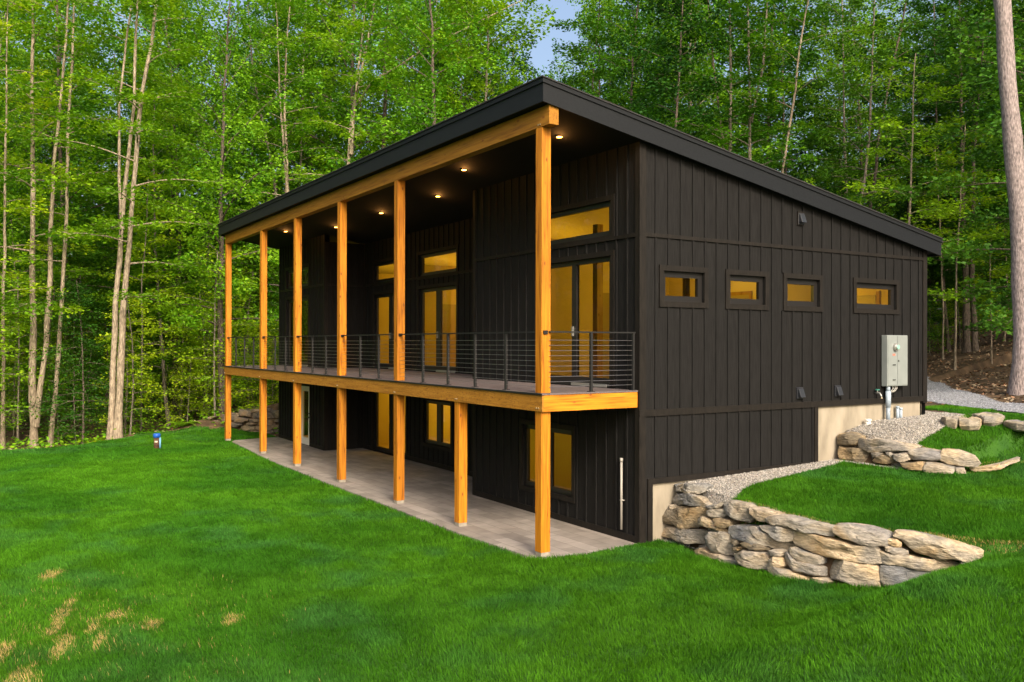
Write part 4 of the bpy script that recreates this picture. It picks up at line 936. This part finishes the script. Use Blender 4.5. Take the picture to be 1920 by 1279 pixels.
def grow(r, trunk, r0, r1, first, cr, nlimb, leafsize, lps=55, trunkn=10, droop=.10, upang=.5, spread=1.0, sub=5, vj=.10, nj=.45):
    """trunk: (k,3) path from the foot. returns Arr wood, leaf verts, leaf tint"""
    A = Arr(); trunk = np.asarray(trunk, float)
    seg = np.linalg.norm(np.diff(trunk, axis=0), axis=1); cl = np.concatenate([[0], np.cumsum(seg)]); Lh = cl[-1]
    def tp(s): return np.array([np.interp(s, cl, trunk[:, k]) for k in range(3)])
    m_ = 26; ss = np.linspace(0, Lh, m_); P = np.array([tp(s) for s in ss]); wob = np.cumsum(r.normal(0, .018 * Lh / 18, (m_, 2)), 0); wob -= np.linspace(0, 1, m_)[:, None] * wob[-1]; P[:, :2] += wob * np.minimum(1, ss / 2)[:, None]
    rad = r0 + (r1 - r0) * (ss / Lh) ** .85; rad *= 1 + .35 * np.exp(-ss / .35) + .06 * r.normal(0, 1, m_)
    A.tube(P, rad, trunkn)
    LV = []; LT = []
    cs = []; dirs = []
    for i in range(nlimb):
        t = first + (1 - first) * ((i + r.uniform(0, 1)) / nlimb) ** .9; s = t * Lh; p0 = np.array([np.interp(s, ss, P[:, k]) for k in range(3)])
        az = i * 2.4 + r.uniform(-.6, .6); tt = (t - first) / (1 - first + 1e-6)
        ln = cr * (1.0 - .62 * tt ** 1.6) * r.uniform(.55, 1.15) * (.75 if tt < .12 else 1)
        up = upang * (.3 + 1.1 * tt) * r.uniform(.6, 1.3)
        k = 7; q = np.linspace(0, 1, k); hx = np.cos(az + .35 * q * r.uniform(-1, 1)) * ln * q; hy = np.sin(az + .35 * q * r.uniform(-1, 1)) * ln * q
        hz = ln * (np.tan(min(up, 1.2)) * q - droop * 2.2 * q ** 2) + r.normal(0, .03, k).cumsum() * .5
        B = p0 + np.stack([hx, hy, hz], -1); rr = max(.008, np.interp(s, ss, rad) * .42) * (1 - q * .85)
        A.tube(B, rr, 5)
        for j in range(sub):
            u = (j + 1.2 + r.uniform(-.3, .3)) / (sub + .8); u = min(u, 1); b0 = np.array([np.interp(u, q, B[:, c]) for c in range(3)])
            side = 1 if j % 2 else -1; a2 = az + side * r.uniform(.5, 1.1) * (1 if j < sub - 1 else .1)
            l2 = ln * r.uniform(.28, .5) * (1.15 - .5 * u) + .25
            q2 = np.linspace(0, 1, 4); C2 = b0 + np.stack([np.cos(a2) * l2 * q2, np.sin(a2) * l2 * q2, l2 * (r.uniform(-.05, .25) * q2 - droop * q2 ** 2)], -1)
            A.tube(C2, np.array([.35, .25, .15, .06]) * max(rr[3], .012), 3)
            nl = int(lps * l2 / 1.1 * r.uniform(.6, 1.35)); w_ = r.uniform(.12, 1.0, nl)
            c = np.stack([np.interp(w_, q2, C2[:, k_]) for k_ in range(3)], -1)
            d2 = np.array([-np.sin(a2), np.cos(a2), 0]); ww_ = .42 * l2 * spread * (1.1 - w_ * .7)
            c = c + d2 * (r.uniform(-1, 1, nl) * ww_)[:, None] + np.stack([r.normal(0, .09, nl), r.normal(0, .09, nl), r.normal(-.02, vj, nl)], -1)
            cs.append(c); dirs.append(np.full(nl, a2)); LT.append(np.full(nl, r.uniform(0, 1)) * .6 + r.uniform(0, .4, nl))
    c = np.concatenate(cs); LT = np.concatenate(LT); a = np.concatenate(dirs) + r.uniform(-1.3, 1.3, len(c)); n = len(c)
    Nn = np.stack([r.normal(0, nj, n), r.normal(0, nj, n), np.ones(n)], -1); Nn /= np.linalg.norm(Nn, axis=1)[:, None]
    D = np.stack([np.cos(a), np.sin(a), r.normal(-.15, .2, n)], -1); D -= Nn * (D * Nn).sum(1)[:, None]; D /= np.linalg.norm(D, axis=1)[:, None]; E_ = np.cross(Nn, D)
    s = (leafsize * r.uniform(.65, 1.25, n))[:, None]
    V = np.stack([c, c + D * s * .45 - E_ * s * .36, c + D * s, c + D * s * .45 + E_ * s * .36], 1)
    return A, V.reshape(-1, 3), np.repeat(LT, 4)
def leafmesh(name, V, T): return np_mesh(name, V, np.arange(len(V)), 4, T[:, None] * np.ones(3))
def straight(r, H, lean=.06): 
    k = 8; z = np.linspace(0, H, k); l = r.uniform(-lean, lean, 2) * H; b = r.uniform(-.03, .03, 2) * H
    q = z / H; return np.stack([l[0] * q + b[0] * np.sin(q * 3.1), l[1] * q + b[1] * np.sin(q * 3.1), z], -1)

def place(name, pr, loc, rz, sc, label, cat, group, first=None):
    t = empty(name, loc, rz); t.scale = (sc, sc, sc); tag(t, label, cat, group)
    a = bpy.data.objects.new('trunk', pr[0]); COL.objects.link(a); a.parent = t
    b = bpy.data.objects.new('crown', pr[1]); COL.objects.link(b); b.parent = t
    return t
def proto(seed, H, r0, first, cr, nl, ls, wood_, leaf_, lps=55, **k):
    r = np.random.default_rng(seed); A, LV, LT = grow(r, straight(r, H), r0, .02, first, cr, nl, ls, lps, 8, **k)
    a = A.mesh('trunk'); a.materials.append(M[wood_]); b = leafmesh('crown', LV, LT); b.materials.append(M[leaf_]); return a, b
big = [proto(100, 25, .17, .16, 4.6, 46, .18, 'barkd', 'leaf', 72, upang=.75, vj=.24, nj=.8), proto(101, 23, .13, .14, 4.0, 44, .19, 'bark', 'leafy', 70, upang=.7, vj=.2, nj=.7), proto(102, 27, .21, .2, 4.9, 46, .19, 'barkd', 'leaf', 72, upang=.9, vj=.28, nj=.85),
       proto(103, 21, .11, .06, 3.9, 46, .18, 'barkd', 'leafd', 78, upang=.35, vj=.12, nj=.5), proto(104, 24, .14, .18, 4.2, 44, .18, 'bark', 'leaf', 68, upang=.8, vj=.25, nj=.8), proto(105, 22, .13, .08, 4.3, 48, .19, 'barkd', 'leafd', 78, upang=.5, vj=.2, nj=.7)]
small = [proto(200, 6.5, .045, .14, 1.9, 26, .12, 'bark', 'leafy', 42, upang=.35), proto(201, 4.2, .03, .12, 1.5, 20, .11, 'bark', 'leafy', 42, upang=.3), proto(202, 8.5, .06, .16, 2.2, 30, .13, 'barkl', 'leaf', 42, upang=.35),
         proto(203, 3.0, .022, .1, 1.2, 16, .10, 'bark', 'leaf', 40, upang=.3), proto(204, 7.5, .05, .08, 1.9, 36, .11, 'barkd', 'leafd', 55, upang=.15, droop=.2)]

# trees that can be told apart: path traced, set at their own distance
def traced(name, label, px, depth, r0, wood_, leaf_, H=23, first=.22, cr=3.2, nl=34, seed=0, group=None, forks=(), lps=58, ls=.16, taper=.02, base=True, rtop=None):
    r = np.random.default_rng(seed)
    if base: b = hit(*px[0]); depth = float((b - CAM) @ FW)
    P = [at_depth(u, v, depth) for u, v in px]
    if base: P[0] = b
    else: 
        p0 = P[0].copy(); g = float(hgt(p0[0], p0[1])); d_ = P[0] - P[1]; k = (p0[2] - g) / max(.2, -d_[2]) if d_[2] < 0 else 0
        P.insert(0, np.array([p0[0] + d_[0] * k * .5, p0[1] + d_[1] * k * .5, g - .05]))
    # carry on to full height beyond the frame
    d = P[-1] - P[-2]; d /= np.linalg.norm(d)
    if P[-1][2] < H: P.append(P[-1] + d * (H - P[-1][2]) / max(.5, d[2]))
    P = np.array(P); P[0][2] -= .05; org = P[0].copy()
    rel_ = P - org; rel_ = rel_ + np.stack([r.normal(0, .05, len(P)), r.normal(0, .05, len(P)), np.zeros(len(P))], -1) * (np.arange(len(P)) > 0)[:, None] * .3
    A, LV, LT = grow(r, rel_, r0, rtop or taper, first, cr, nl, ls, lps, 12)
    for (fp, fr) in forks:
        Q = np.array([at_depth(u, v, depth) for u, v in fp]); dd_ = Q[-1] - Q[-2]; dd_ /= np.linalg.norm(dd_)
        if Q[-1][2] < H - 2: Q = np.vstack([Q, Q[-1] + dd_ * (H - 2 - Q[-1][2]) / max(.5, dd_[2])])
        A2, LV2, LT2 = grow(r, Q - org, fr, .02, .35, cr * .8, max(6, nl // 3), ls, lps, 10)
        for f_ in A2.f: A.f.append(f_ + A.n)
        A.v += A2.v; A.n += A2.n; LV = np.vstack([LV, LV2]); LT = np.concatenate([LT, LT2])
    t = empty(name, org); tag(t, label, 'tree', group)
    a = A.mesh('trunk'); link('trunk', a, M[wood_], t); link('crown', leafmesh('crown', LV, LT), M[leaf_], t)
    return org
TR = []
KEEP = []
def T_(*a, **k):
    o = traced('deciduous_tree', *a, **k); TR.append(o)
    for q in a[1][1:]: KEEP.append((q[0], float((o - CAM) @ FW)))
T_('thin straight grey trunk at the very left edge of the photo', [(5, 843), (5, 640), (7, 400), (10, 240), (12, 100)], 0, .085, 'barkl', 'leafy', seed=1, H=17, nl=26)
T_('two-stemmed grey trunk near the left edge, its stems nearly touching', [(64, 839), (62, 700), (66, 500), (64, 330), (60, 100), (62, 0)], 0, .15, 'barkl', 'leafy', seed=2, forks=(([(66, 800), (84, 640), (90, 480), (100, 300), (112, 180), (124, 60), (128, 0)], .12),), nl=26)
T_('slender pale trunk leaning right, standing just right of the two-stemmed one', [(94, 837), (104, 700), (114, 560), (120, 450), (126, 250), (134, 100), (137, 0)], 0, .10, 'barkl', 'leafy', seed=3, nl=26, first=.22)
T_('thick forked pale trunk at the left lawn edge, its two stems spreading upward', [(220, 823), (229, 700), (237, 577), (248, 440), (259, 299), (270, 190), (288, 80), (300, 0)], 0, .145, 'barkl', 'leafy', seed=4, forks=(([(207, 824), (214, 650), (222, 510), (229, 422), (240, 300), (256, 190), (262, 60), (264, 0)], .125), ([(229, 430), (224, 330), (226, 200), (240, 60)], .06)), nl=30)
T_('tree with slim pale double stem rising behind the roof, left of its middle', [(540, 370), (539, 290), (536, 210), (541, 100), (545, 20)], 44, .15, 'barkl', 'leaf', base=False, seed=5, forks=(([(540, 365), (531, 290), (524, 190), (520, 80)], .08),), first=.3)
T_('leaning grey trunk behind the far end of the roof', [(520, 380), (512, 320), (494, 240), (478, 160), (470, 60)], 46, .17, 'bark', 'leaf', base=False, seed=6)
T_('pale forked tree behind the middle of the roof, a long bare branch reaching right', [(656, 312), (660, 250), (668, 180), (684, 110), (702, 0)], 42, .17, 'barkl', 'leaf', base=False, seed=7, forks=(([(658, 290), (663, 200), (676, 90), (684, 10)], .09), ([(672, 190), (700, 150), (745, 125), (790, 95), (820, 80)], .06)))
T_('thick dark rough trunk just right of the pale forked tree behind the roof', [(721, 285), (722, 230), (724, 160), (722, 80), (728, 0)], 45, .28, 'barkd', 'leaf', base=False, seed=8)
T_('straight grey-brown trunk behind the roof slope, one of three, farthest left', [(1357, 284), (1352, 240), (1344, 170), (1336, 120), (1330, 20)], 40, .11, 'barkl', 'leaf', base=False, seed=9)
T_('straight mottled trunk behind the roof slope, the thickest of the three together', [(1369, 292), (1369, 200), (1368, 90), (1366, 0)], 39, .15, 'bark', 'leaf', base=False, seed=10)
T_('mottled trunk with a side fork right behind the roof slope', [(1407, 308), (1407, 220), (1408, 150), (1404, 60), (1402, 0)], 39, .13, 'bark', 'leaf', base=False, seed=11, forks=(([(1408, 230), (1418, 180), (1430, 120), (1436, 40)], .07),))
T_('slim pale leaning trunk standing alone above the roof slope', [(1468, 333), (1480, 250), (1492, 175), (1500, 100), (1519, 0)], 38, .095, 'barkl', 'leaf', base=False, seed=12, nl=20)
T_('grey trunk high behind the roof slope amid dark foliage', [(1584, 215), (1582, 140), (1579, 80), (1577, 0)], 46, .15, 'bark', 'leafd', base=False, seed=13)
T_('grey bending trunk meeting the lower roof edge', [(1612, 392), (1624, 330), (1632, 240), (1634, 120), (1637, 0)], 40, .10, 'bark', 'leafd', base=False, seed=14)
T_('dark trunk leaning right above the lower roof edge', [(1632, 398), (1644, 300), (1652, 240), (1674, 130), (1700, 0)], 43, .14, 'barkd', 'leafd', base=False, seed=15)
T_('thin grey pole-like trunk above the low end of the roof', [(1706, 434), (1708, 360), (1711, 215), (1716, 100)], 35, .07, 'barkl', 'leaf', base=False, seed=16, nl=18, H=14)
T_('spindly young tree right of the house corner, nearest the house', [(1768, 674), (1768, 600), (1766, 500), (1762, 400), (1754, 280)], 0, .045, 'barkl', 'leafy', seed=17, H=11, nl=16, cr=1.9, first=.45)
T_('spindly young tree right of the house corner, second from the house', [(1791, 694), (1792, 600), (1792, 490), (1802, 340), (1808, 230)], 0, .05, 'barkl', 'leafy', seed=18, H=12, nl=16, cr=1.9, first=.45)
T_('twin rough brown trunks standing close together beyond the driveway', [(1812, 662), (1810, 560), (1808, 420), (1806, 200), (1800, 0)], 0, .19, 'barkd', 'leafd', seed=19, forks=(([(1828, 660), (1824, 560), (1821, 450), (1826, 300), (1840, 100)], .16),), first=.25)
T_('short spindly tree between the twin trunks and the big pine', [(1859, 684), (1859, 600), (1856, 520), (1858, 440)], 0, .035, 'barkl', 'leafy', seed=20, H=7.5, nl=12, cr=1.6, first=.35)
TR.append(traced('pine_tree', 'massive pale pinkish-grey pine trunk at the right edge of the photo', [(1915, 738), (1914, 640), (1912, 500), (1905, 400), (1895, 250), (1884, 120), (1876, 0)], 0, .30, 'barkp', 'leafd', seed=21, H=24, first=.86, nl=12, rtop=.19))
TR.append(traced('deciduous_tree', 'thin sapling trunk with a broken look left of the well head', [(264, 800), (270, 650), (268, 520), (272, 440)], 38, .05, 'bark', 'leafy', seed=22, H=11, nl=18, cr=2.0, base=False))

# the rest of the woods
def free(x, y, mind, pts):
    if is_lawn(np.array([x]), np.array([y]))[0] or inpoly(np.array([x]), np.array([y]), DRV)[0]: return False
    if -23.5 < x < 3 and -3 < y < 14: return False
    if x > -21 and y < 16: return False
    if x > -24.5 and y < 4: return False
    return all((x - a) ** 2 + (y - b) ** 2 > mind ** 2 for a, b in pts)
pts = [(t[0], t[1]) for t in TR]; r_ = np.random.default_rng(55); cnt = 0
LBL = {0: 'tall green tree with grey trunk', 1: 'tall yellow-green tree with pale trunk', 2: 'big green tree with thick dark trunk', 3: 'dark green leafy tree', 4: 'tall green tree with pale trunk', 5: 'dark green tree with rough trunk'}
tries = 0
while cnt < 100 and tries < 9000:
    tries += 1
    d = r_.uniform(31, 68); a = r_.uniform(-1.0, 1.0) * 1.12 * 960 / F; p_ = CAM + FW * d + RT * (d * a); x, y = float(p_[0]), float(p_[1])
    side = 'left' if a < -.25 else ('right' if a > .3 else 'mid')
    if not free(x, y, 3.3, pts): continue
    uu = 960 + F * a
    if any(abs(uu - ku) < 46 and d < kd + 1 for ku, kd in KEEP if ku > 450): continue
    if any(abs(uu - ku) < 24 and d < kd + 3 for ku, kd in KEEP if ku < 450): continue
    pts.append((x, y)); w_ = {'left': [.15, .35, .1, .1, .2, .1], 'mid': [.3, .12, .2, .1, .2, .08], 'right': [.2, .05, .15, .3, .1, .2]}[side]
    k = int(r_.choice(6, p=np.array(w_) / sum(w_))); sc = r_.uniform(.78, 1.12) * (.72 if 985 < uu < 1110 else 1)
    where = {'left': 'in the woods left of the house', 'mid': 'in the woods behind the house roof', 'right': 'in woods behind the low roof end'}[side]
    place('deciduous_tree', big[k], (x, y, float(hgt(x, y)) - .1), r_.uniform(0, 6.28), sc, LBL[k] + ' ' + where, 'tree', LBL[k] + ' ' + where); cnt += 1
print('big', cnt, tries)
for i in range(10):
    for _ in range(80):
        u = r_.uniform(1730, 1900); d = r_.uniform(46, 62); p_ = CAM + FW * d + RT * (d * (u - 960) / F); x, y = float(p_[0]), float(p_[1])
        if not free(x, y, 2.6, pts): continue
        pts.append((x, y)); k = (3, 5)[i % 2]; lab = LBL[k] + ' in the dark woods beyond the driveway'
        place('deciduous_tree', big[k], (x, y, float(hgt(x, y)) - .1), r_.uniform(0, 6.28), r_.uniform(.85, 1.1), lab, 'tree', lab); break
sp = []; cnt = 0; tries = 0
SL = {0: 'bushy yellow-green sapling', 1: 'small yellow-green sapling', 2: 'tall green sapling', 3: 'knee-high to head-high green sapling', 4: 'dark layered young evergreen'}
while cnt < 150 and tries < 9000:
    tries += 1
    a = r_.uniform(-1.0, 1.0) * 1.08 * 960 / F; d = r_.uniform(29, 50) if cnt < 110 else r_.uniform(45, 62)
    p_ = CAM + FW * d + RT * (d * a); x, y = float(p_[0]), float(p_[1])
    if not free(x, y, 1.3, sp): continue
    if a > .2 and y > 12 and r_.random() < .55: continue
    if -21 < x < -3 and y > 14 and d < 45 and r_.random() < .6: continue
    if a > .42 and d < 46: continue
    sp.append((x, y)); side = 'left' if x < -21 and y < 14 else 'back'
    k = int(r_.choice(5, p=[.3, .25, .2, .15, .1] if side == 'left' else [.1, .1, .35, .15, .3])); sc = r_.uniform(.75, 1.2)
    lab = SL[k] + (' in the undergrowth left of the house' if side == 'left' else ' growing in the shade behind the house')
    place('sapling', small[k], (x, y, float(hgt(x, y)) - .05), r_.uniform(0, 6.28), sc, lab, 'sapling', lab); cnt += 1
print('small', cnt, tries)

# trees that stand round the clearing outside the frame (they show in the window panes)
for i in range(46):
    for _ in range(60):
        if i < 30: x, y = r_.uniform(-62, 4), r_.uniform(-58, -9)
        else: x, y = r_.uniform(14, 50), r_.uniform(18, 52)
        v = in_view(np.array([x]), np.array([y]), 3.6, 1.2)[0][0]; dc = math.hypot(x - 2, y + 6)
        if v or dc < 25 or (i < 30 and x > -14 and y > -30) or any((x - a) ** 2 + (y - b) ** 2 < 16 for a, b in pts): continue
        pts.append((x, y)); k = int(r_.integers(0, 6)); lab = LBL[k] + ' outside the frame at the edge of the clearing'
        place('deciduous_tree', big[k], (x, y, float(hgt(x, y)) - .1), r_.uniform(0, 6.28), r_.uniform(.85, 1.15), lab, 'tree', lab); break
# ferns by the soil mound
def fern(r):
    A = Arr(); LV = []; 
    for i in range(9):
        az = i * .7 + r.uniform(-.2, .2); L0 = r.uniform(.4, .6); q = np.linspace(0, 1, 8); B = np.stack([np.cos(az) * L0 * q, np.sin(az) * L0 * q, L0 * (1.1 * q - .95 * q ** 2)], -1); A.tube(B, .006 * (1.1 - q), 3)
        sd_ = np.array([-np.sin(az), np.cos(az), 0])
        for t in np.linspace(.12, .98, 16):
            p0 = np.array([np.interp(t, q, B[:, c]) for c in range(3)]); w_ = .16 * np.sin(np.pi * (t * .8 + .18)) + .02; f_ = np.array([np.cos(az), np.sin(az), 0]) * .022
            for sg in (-1, 1): LV += [p0 - f_, p0 + sd_ * sg * w_ + f_ + [0, 0, -.02], p0 + sd_ * sg * w_ * .98 + f_ * 1.8 + [0, 0, -.02], p0 + f_]
    return A, np.array(LV), np.full(len(LV), .75)
rf_ = np.random.default_rng(9); A, LV, LT = fern(rf_); fa_ = A.mesh('stem'); fa_.materials.append(M['leaf']); fb_ = leafmesh('frond', LV, LT); fb_.materials.append(M['leafy'])
for i in range(12):
    x, y = rf_.uniform(-27.5, -24.6), rf_.uniform(-3.6, -.6)
    t = empty('fern', (x, y, float(hgt(x, y)) - .02), rf_.uniform(0, 6)); sc = rf_.uniform(.7, 1.3); t.scale = (sc,) * 3; tag(t, 'light green fern on the bank beside the brown soil mound', 'fern', 'ferns beside the soil mound')
    for nm, me in (('stem', fa_), ('frond', fb_)): o = bpy.data.objects.new(nm, me); COL.objects.link(o); o.parent = t

# far woods: foliage that reads as one mass
n = 120000; a = rng.uniform(-1.15, 1.15, n) * 960 / F; d = rng.uniform(64, 92, n)
x = CAM[0] + FW[0] * d + RT[0] * d * a; y = CAM[1] + FW[1] * d + RT[1] * d * a
h = hgt(x, y); z = h + rng.uniform(0, 1, n) ** 1.25 * (10 + 9 * vnoise(x, y, 6, 91)) * (1 - .45 * np.exp(-((a + .03) / .05) ** 2)); keep = fbm(x + z * .3, y + z * .9, 3, 95) > .40
x, y, z = x[keep], y[keep], z[keep]; n = len(x)
V = quads_leaf(x, y, z, rng.uniform(.16, .36, n), None, .8)
tag(link('far_woods', np_mesh('far_woods', V, np.arange(4 * n), 4, np.repeat(rng.random(n)[:, None] * np.ones(3), 4, 0)), M['leafd']), 'dark green wall of distant woodland behind all the trees', 'woodland', kind='stuff')
